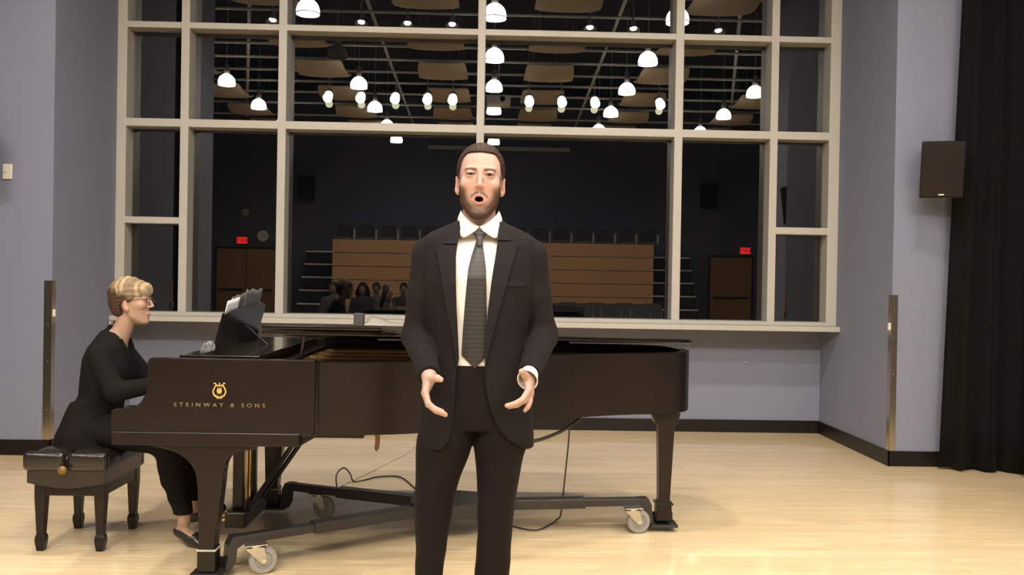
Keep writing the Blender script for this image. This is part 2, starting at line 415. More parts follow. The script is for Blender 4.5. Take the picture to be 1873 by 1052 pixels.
for r, y in enumerate([4.45, 2.20, 0.0, -2.2, -4.3, -6.3]):
    for x in (-4.88, -2.49, -.03, 2.40, 4.76):
        if (y > 3.4 and abs(x) > 4) or (r == 5 and x not in (-2.49, -.03)) or (r == 4 and x == -.03): continue
        t = pend if first else copy_tree(pend); first = False
        t.location = (x, y, 4.92)
        off = (r == 1 and x == -2.49)
        lab = 'glowing white dome lamp hanging in the %s column, row %s' % (colname[x], rowname[r])
        if off:
            lab = 'unlit clear dome lamp hanging in the left column, second from the window'
            for ch in t.children:
                if ch.name.startswith('lamp_shade'):
                    ch.data = ch.data.copy(); ch.data.materials[0] = M['dome_off']
        t['label'] = lab
        if not off:
            lo = bpy.data.objects.new('pendant_light', light_n if r < 2 else light_d); COL.objects.link(lo); lo.location = (x, y, 4.92-.03)
            lo.parent = None
# ---- tan curved ceiling panels between the lamp columns
def make_cloud():
    t = empty('acoustic_panel', (0, 0, 0), 'x', 'ceiling panel', 0, 'tan curved acoustic ceiling panels')
    n = 12; W = .93; D = 1.28; vs = []; fs = []
    for side in (0, 1):
        for j in range(n+1):
            for i in range(n+1):
                u = i/n*2-1; v = j/n*2-1
                wv = math.sqrt(max(0, 1-abs(u)**6)); uu = u*(1-.06*v**8)
                X = uu*W/2*(1-.05*max(0, v)); Y = v*D/2*(.86+.14*wv)
                Z = -.11*(1-v*v)-.02*(1-u*u)+side*.03
                vs.append((X, Y, Z))
    N = (n+1)**2
    for j in range(n):
        for i in range(n):
            a = j*(n+1)+i
            fs.append((a, a+n+1, a+n+2, a+1)); b = a+N; fs.append((b, b+1, b+n+2, b+n+1))
    edge = [i for i in range(n+1)]+[k*(n+1)+n for k in range(1, n+1)]+[n*(n+1)+i for i in range(n-1, -1, -1)]+[k*(n+1) for k in range(n-1, 0, -1)]
    for a, b in zip(edge, edge[1:]+edge[:1]): fs.append((a, b, b+N, a+N))
    me = bpy.data.meshes.new('panel_board'); me.from_pydata(vs, [], fs); link('panel_board', me, M['cloud'], t, True)
    me.set_sharp_from_angle(angle=math.radians(35))
    m = MB()
    for sx in (-.3, .3):
        for sy in (-.35, .35): m.tube([(sx, sy, -.06), (sx, sy, 1.2)], .003, 5)
    m.build('hanger_wires', M['can'], t)
    return t
cl = make_cloud(); first = True
cname = {-5.75: 'outer left', -3.27: 'left', -1.0: 'left of centre', 1.0: 'right of centre', 3.15: 'right', 5.6: 'outer right'}
for r, D in enumerate([12.35, 14.65, 16.85, 19.05, 21.1, 23.0]):
    for x in cname:
        if VG-D > 2.8 and abs(x) > 3.3: continue
        t = cl if first else copy_tree(cl); first = False
        t.location = (x, VG-D, 5.36)
        t['label'] = 'tan acoustic ceiling panel in the %s column, row %s' % (cname[x], rowname[r])
# ---- pipe grid
k = 0
for D in (9.9, 10.9, 11.9, 12.9, 13.9, 14.9, 15.9, 16.9, 17.9, 18.9, 20.0, 21.25, 22.8):
    x = 3.9 if VG-D > 3.4 else 8.4
    o = MB().tube([(-x, VG-D, 5.56), (x, VG-D, 5.56)], .026, 8).build('ceiling_pipe', M['pipe'])
    tag(o, 'pale grey pipe spanning the hall ceiling crosswise, %s from the window' % ['first', 'second', 'third', 'fourth', 'fifth', 'sixth', 'seventh', 'eighth', 'ninth', 'tenth', 'eleventh', 'twelfth', 'thirteenth'][k], 'pipe', 'crosswise ceiling pipes'); k += 1
for x0, x1, nm in ((-2.25, -1.9, 'left of centre'), (2.2, 1.85, 'right of centre'), (-6.6, -3.6, 'far left'), (6.3, 3.6, 'far right')):
    o = MB().tube([(x0, -8.4 if abs(x0) < 3 else -7.5, 5.66), (x1, 6.5 if abs(x0) < 3 else 3.2, 5.66)], .03, 8).build('ceiling_pipe', M['pipe'])
    tag(o, 'grey lengthwise ceiling pipe running towards the window, %s' % nm, 'pipe', 'lengthwise ceiling pipes')
# ---- track spots
spot_d = bpy.data.lights.new('track_spot_light', 'SPOT'); spot_d.energy = STAGE_SPOT_W*4; spot_d.color = (1, .88, .72); spot_d.spot_size = math.radians(64); spot_d.spot_blend = .6; spot_d.shadow_soft_size = .09
def make_spot(lit):
    t = empty('track_spotlight', (0, 0, 0), 'x', 'spotlight', 0, 'twin spotlights on the rear pipe' if lit else 'small spotlights over the stage')
    A = rot_to((0, .86, -.52)) if lit else rot_to((0, .45, -.9))
    MB().tube([(0, 0, .36), (0, 0, .10)], .012, 6).build('yoke', M['can'], t)
    if lit:
        MB().lathe([(.0, -.14), (.05, -.14), (.085, -.08), (.10, .02), (.102, .07), (.095, .07), (.09, .02), (0, .0)], 18, A).build('housing', M['can'], t, smooth=True)
        MB().lathe([(0, .05), (.075, .05), (.075, .04), (0, .04)], 18, A).build('lamp_face', M['disc'], t)
        B = Matrix.Translation((0, .0, -.20)) @ A
        MB().lathe([(0, .035), (.068, .035), (.075, .0), (.06, -.05), (0, -.05)], 18, B).build('doubled_disc', M['disc_y'], t)  # paler glowing disc added below for the lamp's doubled image
    else:
        MB().lathe([(.0, -.16), (.03, -.16), (.035, -.06), (.10, .05), (.096, .052), (.03, -.05), (0, -.05)], 18, A).build('housing', M['can'], t, smooth=True)
        MB().lathe([(0, .0), (.05, .0), (.045, -.015), (0, -.015)], 14, A).build('lamp_face', M['disc'], t)
    return t
sp = make_spot(True); first = True
words = ['first', 'second', 'third', 'fourth', 'fifth', 'sixth', 'seventh', 'eighth', 'ninth']
for i, x in enumerate([-3.46, -2.79, -2.08, -1.41, -.89, .70, 1.38, 2.07, 3.43]):
    t = sp if first else copy_tree(sp); first = False
    t.location = (x*.968, -1.75, 5.10); t['label'] = 'glowing spotlight with a doubled disc on the rear pipe, %s from the left in the reflection' % words[i]
    lo = bpy.data.objects.new('track_spot_light', spot_d); COL.objects.link(lo); lo.location = (x*.968, -1.75+.17, 4.99)
    tgt = Vector((x*.6-.1, 5.6, 1.1)); lo.rotation_euler = (tgt-Vector(lo.location)).to_track_quat('-Z', 'Y').to_euler()
sp = make_spot(False); first = True
for i, x in enumerate([-3.3, -2.0, -1.32, -.66, 1.38, 2.03, 3.3]):
    t = sp if first else copy_tree(sp); first = False
    t.location = (x, 3.05, 5.18); t['label'] = 'small conical spotlight on the pipe over the stage, %s from the left in the reflection' % words[i]
# ---- projector and screen case
t = empty('projector', (.06, VG-17.9, 5.02), 'white projector hung from the ceiling at the middle of the reflection', 'projector')
MB().box(-.24, .24, -.22, .22, -.09, .09, .03).build('casing', M['plastic_w'], t)
MB().lathe([(0, .0), (.05, .0), (.055, .03), (0, .03)], 16, Matrix.Translation((.08, .22, 0)) @ rot_to((0, 1, 0))).build('lens', M['plastic_b'], t)
MB().tube([(0, 0, .08), (0, 0, 1.4)], .02).build('mount_pole', M['can'], t)
o = MB().box(-1.85, 2.1, -8.62, -8.46, 5.02, 5.14, .02).build('projection_screen_case', M['can']); tag(o, 'long pale rolled projection screen case high on the rear wall', 'screen case')

# ---- folded seating tower with step aisles
YR = VG-23.0
t = empty('seating_tower', (0, YR, 0), 'tan wooden front of the folded seating tower across the rear of the hall', 'seating tower')
for k in range(6):
    z0 = .302+k*.35
    MB().box(-4.15, 4.19, -.5, 0-.004*k, z0+.016, z0+.35, .004).build('front_board', M['wood'], t)
MB().box(-4.12, 4.16, -1.7, -.03, .0, 2.39).build('tower_body', M['blackmetal'], t)
for sx, xa, xb in ((-1, -5.12, -4.17), (1, 4.21, 5.45)):
    o = empty('aisle_steps', (0, YR, 0), 'dark aisle steps with bright nosings on the %s of the wooden seating front' % ('left' if sx < 0 else 'right'), 'steps', 0, 'aisle steps of the seating tower')
    m = MB()
    for k in range(6): m.box(xa, xb, -1.7, -.05-.27*k, k*.352+.02, k*.352+.34)
    m.build('step_blocks', M['seatfab'], o)
    for k in range(6):
        MB().box(xa, xb, -.10-.27*k, -.04-.27*k, k*.352+.335, k*.352+.372, .004).build('step_nosing', M['nosing'], o)
def make_seat():
    t = empty('tower_seat', (0, 0, 0), 'x', 'seat', 0, 'dark seats on top of the seating tower')
    MB().prism([(-.19, 0), (.19, 0), (.2, .20), (.17, .34), (.12, .37), (-.12, .37), (-.17, .34), (-.2, .20)], 'y', -.04, .03).build('backrest', M['seatfab'], t)
    MB().box(-.18, .18, .03, .09, -.02, .05, .015).build('folded_seat', M['chairgrey'], t)
    MB().box(.235, .275, -.05, .08, 0, .25, .008).build('armrest', M['can'], t)
    return t
st = make_seat(); first = True
for i in range(15):
    t = st if first else copy_tree(st); first = False
    t.location = (-3.86+i*.565, YR-.12, 2.424); t['label'] = 'dark seat on the wooden tower, %s from the left in the reflection' % (words+['tenth', 'eleventh', 'twelfth', 'thirteenth', 'fourteenth', 'fifteenth'])[i]
# ---- rear wall things
def door(x0, x1, lab, double):
    t = empty('door', ((x0+x1)/2, -8.65, 0), lab, 'door'); t['kind'] = 'structure'; w2 = (x1-x0)/2
    MB().box(-w2-.06, w2+.06, 0, .04, 0, 2.22, .004).build('door_frame', M['seatfab'], t)
    ps = [(-w2, -.01), (.01, w2)] if double else [(-w2, w2)]
    for a, b in ps:
        l = MB().box(a, b, .04, .07, .01, 2.16, .004).build('door_leaf', M['door'], t)
        MB().box(a+.08, b-.08, .07, .11, 1.0, 1.06, .01).build('push_bar', M['seatfab'], l)
    t.name = 'door_1' if double else 'door_2'
door(-7.67, -6.04, 'brown double door under the exit sign at the left of the reflection', True)
door(6.13, 7.29, 'brown single door under the exit sign at the right of the reflection', False)
def text_mesh(name, s, size, mat, parent, Mx, ext=.002, space=1.0, align='CENTER'):
    cu = bpy.data.curves.new(name, 'FONT'); cu.body = s; cu.size = size; cu.extrude = ext; cu.align_x = align; cu.align_y = 'CENTER'; cu.space_character = space
    tmp = bpy.data.objects.new('tmp', cu); COL.objects.link(tmp); dg = bpy.context.evaluated_depsgraph_get()
    me = bpy.data.meshes.new_from_object(tmp.evaluated_get(dg)); bpy.data.objects.remove(tmp); bpy.data.curves.remove(cu)
    me.materials.clear(); me.transform(Mx); me.name = name
    return link(name, me, mat, parent)
FACE_Y = Matrix(((-1, 0, 0, 0), (0, 0, 1, 0), (0, 1, 0, 0), (0, 0, 0, 1)))   # text facing +Y
for x, z, sd in ((-6.98, 2.40, 'left'), (7.10, 2.36, 'right')):
    t = empty('exit_sign', (x, -8.60, z), 'red glowing exit sign over the door at the %s of the reflection' % sd, 'exit sign', 0, 'red exit signs')
    MB().box(-.16, .16, -.05, .0, -.105, .105, .008).build('casing', M['exit_body'], t)
    MB().box(-.145, .145, 0, .006, -.09, .09).build('lit_panel', M['exit'], t)
    text_mesh('lettering', 'EXIT', .14, M['exit_body'], t, Matrix.Translation((0, .008, 0)) @ FACE_Y)
t = empty('wall_clock', (-6.41, -8.64, 2.53), 'round pale wall clock right of the left exit sign', 'clock')
A = rot_to((0, 1, 0))
MB().lathe([(0, 0), (.165, 0), (.165, .04), (.15, .045), (.15, .03), (0, .03)], 28, A).build('clock_case', M['can'], t)
MB().lathe([(0, .031), (.148, .031), (.148, .034), (0, .034)], 28, A).build('clock_face', M['plastic_w'], t)
MB().box(-.006, .006, .036, .04, 0, .08).build('hour_hand', M['plastic_b'], t)
MB().box(0, .12, .036, .04, -.004, .004).build('minute_hand', M['plastic_b'], t)
t = empty('alarm_strobe', (-6.91, -8.64, 3.17), 'small pale round alarm fixture high above the left exit sign', 'alarm')
MB().lathe([(0, 0), (.11, 0), (.10, .05), (.04, .08), (0, .08)], 20, A).build('dome', M['can'], t, smooth=True)
o = MB().box(5.84, 6.03, -8.65, -8.61, 1.70, 2.17, .01).build('notice_board', M['chairgrey']); tag(o, 'narrow pale notice board beside the right hand door in the reflection', 'notice board')
for x in (-5.2, 6.0):
    o = MB().box(x-.2, x+.2, -8.62, -8.3, 3.55, 4.2, .02).build('wall_speaker', M['plastic_b']); tag(o, 'dark loudspeaker on the rear wall at the %s of the reflection' % ('left' if x < 0 else 'right'), 'speaker', 'rear wall loudspeakers')
# ---- audience chairs
def make_chair():
    t = empty('audience_chair', (0, 0, 0), 'x', 'chair', 0, 'grey audience chairs')
    MB().box(-.22, .22, -.21, .22, .42, .47, .02).build('seat', M['chairgrey'], t)
    MB().prism([(-.21, .55), (.21, .55), (.20, .93), (.16, .97), (-.16, .97), (-.20, .93)], 'y', -.27, -.23).build('backrest', M['chairgrey'], t)
    for sx in (-.2, .2):
        MB().tube([(sx, .2, 0), (sx, .19, .43)], .012, 6).build('leg', M['can'], t)
        MB().tube([(sx, -.26, 0), (sx, -.2, .43), (sx, -.25, .9)], .012, 6).build('leg', M['can'], t)
    return t
ch = make_chair(); first = True
i = 0
for y, xs in ((-1.35, (-3.14, -2.56, 1.25, 1.83, 2.41, 2.99)), (-2.25, (-2.41, -1.84, 1.0, 1.6, 2.2, 2.8, 3.4))):
    for x in xs:
        t = ch if first else copy_tree(ch); first = False; i += 1
        t.location = (x, y, 0)
        if x < 0: t['label'] = 'grey audience chair under a listener, %s row, %s from the left in the reflection' % ('front' if y > -2 else 'second', words[xs.index(x)])
        else: t['label'] = 'empty grey audience chair, %s row, %s from the singer in the reflection' % ('front' if y > -2 else 'second', words[xs.index(x)-2])

# ------------------------------------------------------------ grand piano
def catmull(P, n):
    out = []; P = [Vector(p) for p in P]
    for i in range(len(P)-1):
        p0, p1, p2, p3 = P[max(i-1, 0)], P[i], P[i+1], P[min(i+2, len(P)-1)]
        for k in range(n):
            t = k/n
            out.append(.5*((2*p1)+(p2-p0)*t+(2*p0-5*p1+4*p2-p3)*t*t+(3*p1-p0-3*p2+p3)*t**3))
    return out+[P[-1]]
YN, YFAR, XK = 4.02, 5.55, -1.705        # near face, far (spine) face, keyboard end
ZT, ZB = 1.008, .672
bent = catmull([(-.79, 4.045), (-.45, 4.10), (-.15, 4.24), (.12, 4.44), (.38, 4.64), (.68, 4.79), (.92, 4.86), (1.08, 4.95), (1.145, 5.10), (1.14, 5.28), (1.08, 5.43), (.96, 5.52), (.80, YFAR)], 8)
outer = [Vector((p.x, p.y)) for p in bent]
t_piano = empty('grand_piano', (0, 0, 0), 'long black concert grand piano on a wheeled truck, behind the singer', 'piano')
T = t_piano
def offset_path(P, d):
    out = []
    for i, p in enumerate(P):
        a = P[max(i-1, 0)]; b = P[min(i+1, len(P)-1)]; dd = (b-a).normalized(); out.append(Vector((p.x-dd.y*d, p.y+dd.x*d)))
    return out
def wall_strip(m, P, d, z0, z1, sub=1):
    Q = offset_path(P, d); bm = m.bm; r = []
    for p, q in zip(P, Q):
        e = .004
        r.append([bm.verts.new(c) for c in ((p.x, p.y, z0), (p.x, p.y, z1-e), (p.x+(q.x-p.x)*.1, p.y+(q.y-p.y)*.1, z1), (q.x, q.y, z1), (q.x, q.y, z0))])
    for a, b in zip(r, r[1:]):
        for k in range(5): bm.faces.new((a[k], b[k], b[(k+1) % 5], a[(k+1) % 5]))
    bm.faces.new(r[0]); bm.faces.new(r[-1][::-1])
m = MB(); wall_strip(m, outer, .052, ZB, ZT)
m.box(-1.50, .80, YFAR-.052, YFAR, ZB, ZT, .003)
m.build('rim', M['piano'], T, auto=True)
# inner rim, soundboard, plate, strings
inn = offset_path(outer, .054)
m = MB(); wall_strip(m, inn, .03, .80, .985)
m.box(-1.0, .8, YFAR-.084, YFAR-.054, .80, .985); m.build('inner_rim', M['piano'], T, auto=True)
m = MB(); ip = [(-1.15, YN+.09)] + [(p.x, p.y) for p in inn[2:]] + [(-1.15, YFAR-.06)]
m.prism(ip, 'z', .80, .815); m.build('soundboard', M['wood'], T)
m = MB(); ii = offset_path(outer, .10)
pl = [(-1.12, YN+.10), (-.80, YN+.10)] + [(p.x, p.y) for p in ii[4:]] + [(.70, YFAR-.12), (-1.12, YFAR-.10)]
m.prism(pl, 'z', .905, .935)
for k in range(6):
    f = k/5; x1 = [-.55, -.1, .3, .62, .85, .95][k]
    m.tube([(-1.05, YN+.2+f*1.15, .945), (x1, 4.35+f*.92 if k else YN+.28, .945)], .016, 8)
m.build('iron_plate', M['plate'], T)
m = MB()
for k in range(48):
    f = k/47; y0 = YN+.14+f*1.28; x1 = -.45+1.42*min(1, f*1.25)**.8
    m.tube([(-1.08, y0, .957), (x1, min(5.40, y0+(.20+.22*f)*(1-f)+.02), .957)], .0012, 4, cap=False)
m.build('strings', M['wire'], T)
m = MB(); m.box(-1.12, -1.0, YN+.1, YFAR-.1, .935, .975, .01); m.build('damper_rail', M['piano'], T)
# near cheek with curved arm, far cheek, keybed
def cheek(y0, y1):
    pts = [(-.795, ZB), (-.795, 1.016), (-1.535, 1.016), (-1.545, 1.0), (-1.545, .90), (-1.552, .855), (-1.575, .815), (-1.61, .79), (-1.65, .782), (-1.70, .782), (XK, .775), (XK, .690), (XK+.004, ZB+.012), (XK, ZB+.012), (XK, ZB)]
    return MB().prism(pts, 'y', y0, y1)
m = cheek(YN, YN+.055); ck = m.build('case_arm', M['piano'], T)
b = ck.modifiers.new('b', 'BEVEL'); b.width = .003; b.segments = 2; b.limit_method = 'ANGLE'
m = cheek(YFAR-.055, YFAR); ck2 = m.build('case_arm', M['piano'], T)
b = ck2.modifiers.new('b', 'BEVEL'); b.width = .003; b.segments = 2; b.limit_method = 'ANGLE'
MB().box(-.815, -.782, YN+.012, YN+.06, ZB, 1.006).build('case_seam', M['lid'], T)
MB().box(XK+.004, -.86, YN-.006, YFAR+.0, .624, .684, .004).build('keybed', M['piano'], T)
MB().box(XK+.01, XK+.04, YN+.056, YFAR-.056, .685, .765, .006).build('key_slip', M['piano'], T)
ky0, ky1 = YN+.13, YFAR-.13
for a, b_ in ((YN+.056, ky0), (ky1, YFAR-.056)): MB().box(XK+.03, -1.50, a, b_, .685, .785, .006).build('key_block', M['piano'], T)
nk = 52; kw = (ky1-ky0)/nk; m = MB()
for k in range(nk): m.box(XK+.042, -1.505, ky0+k*kw+.0006, ky0+(k+1)*kw-.0006, .74, .778, .001, seg=1)
m.build('white_keys', M['ivory'], T)
m = MB()
for k in range(nk-1):
    if (k % 7) in (0, 1, 3, 4, 5): m.box(XK+.092, -1.51, ky0+(k+1)*kw-.006, ky0+(k+1)*kw+.006, .778, .79, .002, seg=1)
m.build('black_keys', M['lid'], T)
MB().prism([(-1.50, .775), (-1.475, .96), (-1.44, 1.0), (-1.42, 1.0), (-1.44, .775)], 'y', YN+.056, YFAR-.056).build('fallboard', M['lid'], T)
MB().box(-1.45, -1.12, YN+.056, YFAR-.056, .69, .93).build('action_case', M['piano'], T)
# maker's lettering and lyre emblem on the near arm
FACE_N = Matrix(((1, 0, 0, 0), (0, 0, -1, 0), (0, 1, 0, 0), (0, 0, 0, 1)))   # text facing -Y (towards the camera)
tx = text_mesh('gold_lettering', 'STEINWAY & SONS', .025, M['gold_dull'], T, Matrix.Translation((-1.221, YN-.0016, .808)) @ FACE_N @ Matrix.Diagonal((1, 1, 1, 1)), .0012, 1.75)
bb = [v.co.x for v in tx.data.vertices]; wd = max(bb)-min(bb); s = .408/wd; cx = (max(bb)+min(bb))/2
for v in tx.data.vertices: v.co.x = -1.221+(v.co.x-cx)*s
tx['label'] = 'gold lettering STEINWAY & SONS'
m = MB(); ex, ez, ey = -1.222, .875, YN-.003
for sx in (-1, 1):
    arm = catmull([(sx*.004, -.030), (sx*.020, -.024), (sx*.028, -.006), (sx*.022, .012), (sx*.015, .024), (sx*.020, .032), (sx*.026, .030)], 5)
    m.tube([(ex+p.x, ey, ez+p.y) for p in arm], [.0045*(1-.45*i/len(arm)) for i in range(len(arm))], 8)
m.tube([(ex-.017, ey, ez+.022), (ex+.017, ey, ez+.022)], .0028, 8)
for xx in (-.008, 0, .008): m.tube([(ex+xx, ey, ez-.018), (ex+xx, ey, ez+.026)], .0011, 6)
m.lathe([(0, 0), (.0115, 0), (.0115, .003), (0, .003)], 20, Matrix.Translation((ex, ey+.001, ez-.002)) @ rot_to((0, -1, 0)))
m.box(ex-.013, ex+.013, ey-.002, ey+.002, ez-.037, ez-.030, .001)
m.tube([(ex, ey, ez+.024), (ex, ey, ez+.036)], .0028, 8)
em = m.build('lyre_emblem', M['gold'], T); em['label'] = 'gold lyre emblem'
# lid on its short stick, front flap folded back on top
zh, sl = 1.012, .078
def lidpoint(p, dz): return (p[0], p[1], zh+(YFAR-p[1])*sl+dz)
LO = offset_path(outer, -.016)
xl0 = -1.035
near = [Vector((xl0, YN-.012))] + [p for p in LO]
poly = near + [Vector((xl0, YFAR-.002))]
for i, p in enumerate(poly): p.y = min(p.y, YFAR-.002)
def slab(name, poly, dz0, dz1, mat):
    bm = bmesh.new(); a = [bm.verts.new(lidpoint(p, dz0)) for p in poly]; b = [bm.verts.new(lidpoint(p, dz1)) for p in poly]
    bm.faces.new(a); bm.faces.new(b[::-1]); n = len(poly)
    for i in range(n): bm.faces.new((a[i], a[(i+1) % n], b[(i+1) % n], b[i]))
    bmesh.ops.recalc_face_normals(bm, faces=bm.faces[:])
    me = bpy.data.meshes.new(name); bm.to_mesh(me); bm.free(); o = link(name, me, M[mat], T)
    b = o.modifiers.new('b', 'BEVEL'); b.width = .005; b.segments = 3; b.limit_method = 'ANGLE'; return o
slab('lid', poly, 0, .021, 'lid')
slab('folded_lid_flap', [Vector((xl0, YN-.012)), Vector((-.50, YN-.006)), Vector((-.50, YFAR-.03)), Vector((xl0, YFAR-.03))], .024, .043, 'lid')
MB().tube([(-.885, YN+.09, .94), (-.865, YN+.075, 1.13)], .0085, 10).build('lid_prop', M['lid'], T)
m = MB()
for x in (-.8, -.2, .4): m.tube([(x, YFAR+.002, 1.012), (x+.09, YFAR+.002, 1.012)], .006, 8)
m.build('lid_hinges', M['brass'], T)
# music desk and its tray
MB().box(-1.44, -1.07, YN+.10, YFAR-.10, 1.004, 1.024, .004).build('desk_tray', M['lid'], T)
bx, bz = -1.375, 1.026; ang = math.radians(14)
Mx = Matrix.Translation((bx, 0, bz)) @ Matrix.Rotation(ang, 4, 'Y')
dk = MB(); dk.prism([(4.40, 0), (5.16, 0), (5.16, .215), (5.06, .23), (4.52, .205), (4.40, .185)], 'x', 0, .014, Mx); d = dk.build('music_desk', M['lid'], T)
MB().box(-.035, .0, 4.50, 5.10, 0, .012, .003, Mx).build('desk_ledge', M['lid'], d)
MB().tube([(bx+.05, 4.8, 1.13), (bx+.17, 4.8, 1.026)], .006, 8).build('desk_strut', M['lid'], d)
# legs
def pleg(prof, y0, y1, name='leg'):
    l = MB().prism(prof, 'y', y0, y1).build(name, M['piano'], T)
    b = l.modifiers.new('b', 'BEVEL'); b.width = .005; b.segments = 2; b.limit_method = 'ANGLE'; b.angle_limit = math.radians(50); return l
def arc(c, r, a0, a1, n=8): return [(c[0]+r[0]*math.cos(math.radians(a0+(a1-a0)*i/n)), c[1]+r[1]*math.sin(math.radians(a0+(a1-a0)*i/n))) for i in range(n+1)]
for (y0, y1) in ((4.035, 4.115), (5.215, 5.30)):
    prof = [(-1.54, .626), (-1.53, .612)] + arc((-1.53, .46), (.205, .152), 90, 8) + [(-1.320, .43), (-1.312, .16), (-1.318, .145), (-1.318, .045), (-1.236, .045), (-1.236, .145), (-1.242, .16), (-1.212, .43), (-1.206, .50)] + arc((-1.105, .515), (.098, .085), 180, 95) + [(-1.065, .605), (-1.055, .626)]
    l = pleg(prof, y0, y1)
    c = (-1.27); MB().box(-1.321, -1.233, y0-.003, y1+.003, .140, .149, .002).build('ferrule', M['can'], l)
prof = [(.905, ZB), (.905, .655), (.925, .61), (.945, .60), (.955, .17), (.945, .155), (.94, .06), (1.03, .06), (1.025, .155), (1.015, .17), (1.035, .60), (1.05, .61), (1.065, .655), (1.065, ZB)]
l = pleg(prof, 4.93, 5.02); MB().box(.936, 1.034, 4.925, 5.025, .150, .160, .002).build('ferrule', M['piano'], l)
# underframe beams, action bracket
MB().box(-.86, .75, 5.42, 5.50, .60, ZB, .004).build('underside_beam', M['piano'], T)
m = MB().box(-.84, -.60, YN+.20, YFAR-.06, .63, ZB, .004); m.box(.0, .08, 4.5, 5.45, .62, ZB); m.build('cross_beam', M['piano'], T)
m = MB().prism([(p.x, p.y) for p in offset_path(outer, .06)]+[(-1.45, YFAR-.06), (-1.45, YN+.06)], 'z', ZB+.005, ZB+.02); m.build('bottom_board', M['piano'], T)
# pedal lyre
ly = MB()
for y in (4.62, 4.86): ly.box(-1.325, -1.27, y-.022, y+.022, .19, .63, .006)
ly.box(-1.33, -1.26, 4.56, 4.92, .60, .632, .004)
L_ = ly.build('pedal_lyre', M['piano'], T)
MB().box(-1.345, -1.235, 4.53, 4.95, .105, .19, .01).build('pedal_box', M['piano'], L_)
m = MB()
for y in (4.68, 4.74, 4.80): m.tube([(-1.29, y, .17), (-1.29, y, .61)], .005, 8)
m.build('pedal_rods', M['brass'], L_)
for y in (4.65, 4.74, 4.83):
    MB().prism([(-1.34, y-.009), (-1.42, y-.011), (-1.47, y-.02), (-1.485, y-.012), (-1.485, y+.012), (-1.47, y+.02), (-1.42, y+.011), (-1.34, y+.009)], 'z', .115, .125).build('pedal', M['brass'], L_)
MB().tube([(-1.25, 4.60, .17), (-.92, 4.52, .665)], .013, 8).build('lyre_brace', M['piano'], L_)
MB().tube([(-1.25, 4.88, .17), (-.92, 4.96, .665)], .013, 8).build('lyre_brace', M['piano'], L_)
MB().prism([(-.86, .684), (-.86, .624), (-.78, .672)], 'y', YN+.03, YN+.10).build('corner_block', M['piano'], T)

# ------------------------------------------------------------ wheeled truck under the piano
tr = empty('piano_truck', (0, 0, 0), 'black three armed steel piano truck with grey casters under the piano legs', 'piano truck')
HB = Vector((-.20, 4.83, .165))
def beam(name, a, b, w, h, par):
    a = Vector(a); b = Vector(b); d = b-a; L = d.length
    X = d.normalized(); Z0 = Vector((0, 0, 1)); Y = Z0.cross(X).normalized(); Z = X.cross(Y)
    Mx = Matrix((X, Y, Z)).transposed().to_4x4(); Mx.translation = a
    return MB().box(0, L, -w/2, w/2, -h/2, h/2, .005, Mx).build(name, M['blackmetal'], par)
hb = MB().prism([(-.42, 4.70), (-.30, 4.62), (-.02, 4.70), (.06, 4.83), (-.02, 4.96), (-.30, 5.04), (-.42, 4.96)], 'z', .125, .205).build('hub_plate', M['blackmetal'], tr)
hb.modifiers.new('b', 'BEVEL').width = .006
feet = [(-1.27, 4.075, 0), (-1.27, 5.26, 1), (.985, 4.975, 2)]
castn = [((-1.085, 4.15), 25), ((-.985, 5.14), -15), ((.80, 4.90), 10)]
for (fx, fy, i) in feet:
    tip = Vector((fx, fy, .165)); d = (tip-HB); d.z = 0; L = d.length; d.normalize()
    e = tip-d*.10
    beam('outer_beam', HB, HB+d*(L*.62), .075, .055, tr)
    beam('sliding_beam', HB+d*(L*.3), e, .055, .042, tr)
    m = MB()
    m.box(fx-.075, fx+.075, fy-.062, fy+.075, .028, .042, .002)
    m.box(fx-.068, fx+.068, fy+.062, fy+.075, .03, .085, .002)
    Mz = Matrix.Translation((fx, fy, 0)) @ Matrix.Rotation(math.atan2(-d.y, -d.x), 4, 'Z')
    m.prism([(.045, .03), (.085, .03), (.11, .07), (.115, .13), (.14, .143), (.14, .187), (.095, .187), (.075, .15), (.07, .09), (.06, .045), (.045, .042)], 'y', -.03, .03, Mz)
    m.build('leg_cup', M['blackmetal'], tr)
for ((x, y), a) in castn:
    R = Matrix.Translation((x, y, 0)) @ Matrix.Rotation(math.radians(a), 4, 'Z')
    m = MB(); m.box(-.05, .05, -.04, .04, .142, .147, .002, R); m.lathe([(0, .128), (.028, .128), (.03, .142), (0, .142)], 20, R)
    for s in (-1, 1):
        ys = s*.021
        m.prism([(-.048, .130), (.035, .130), (.052, .065), (.045, .05), (.028, .05), (.018, .06)], 'y', ys-.002, ys+.002, R)
    m.box(-.04, .03, -.022, .022, .124, .130, .001, R)
    c = m.build('caster_fork', M['zinc'], tr)
    Aw = R @ Matrix.Translation((.036, 0, .066)) @ rot_to((0, 1, 0))
    MB().lathe([(.04, -.016), (.060, -.016), (.066, -.008), (.066, .008), (.060, .016), (.04, .016)], 32, Aw, close=True).build('tyre', M['rubber_grey'], c, auto=True)
    MB().lathe([(0, -.012), (.02, -.014), (.041, -.01), (.041, .01), (.02, .014), (0, .012)], 28, Aw).build('wheel_hub', M['rubber_grey'], c, auto=True)
    MB().lathe([(0, -.028), (.010, -.028), (.010, .028), (0, .028)], 12, Aw).build('axle_bolt', M['chrome'], c)
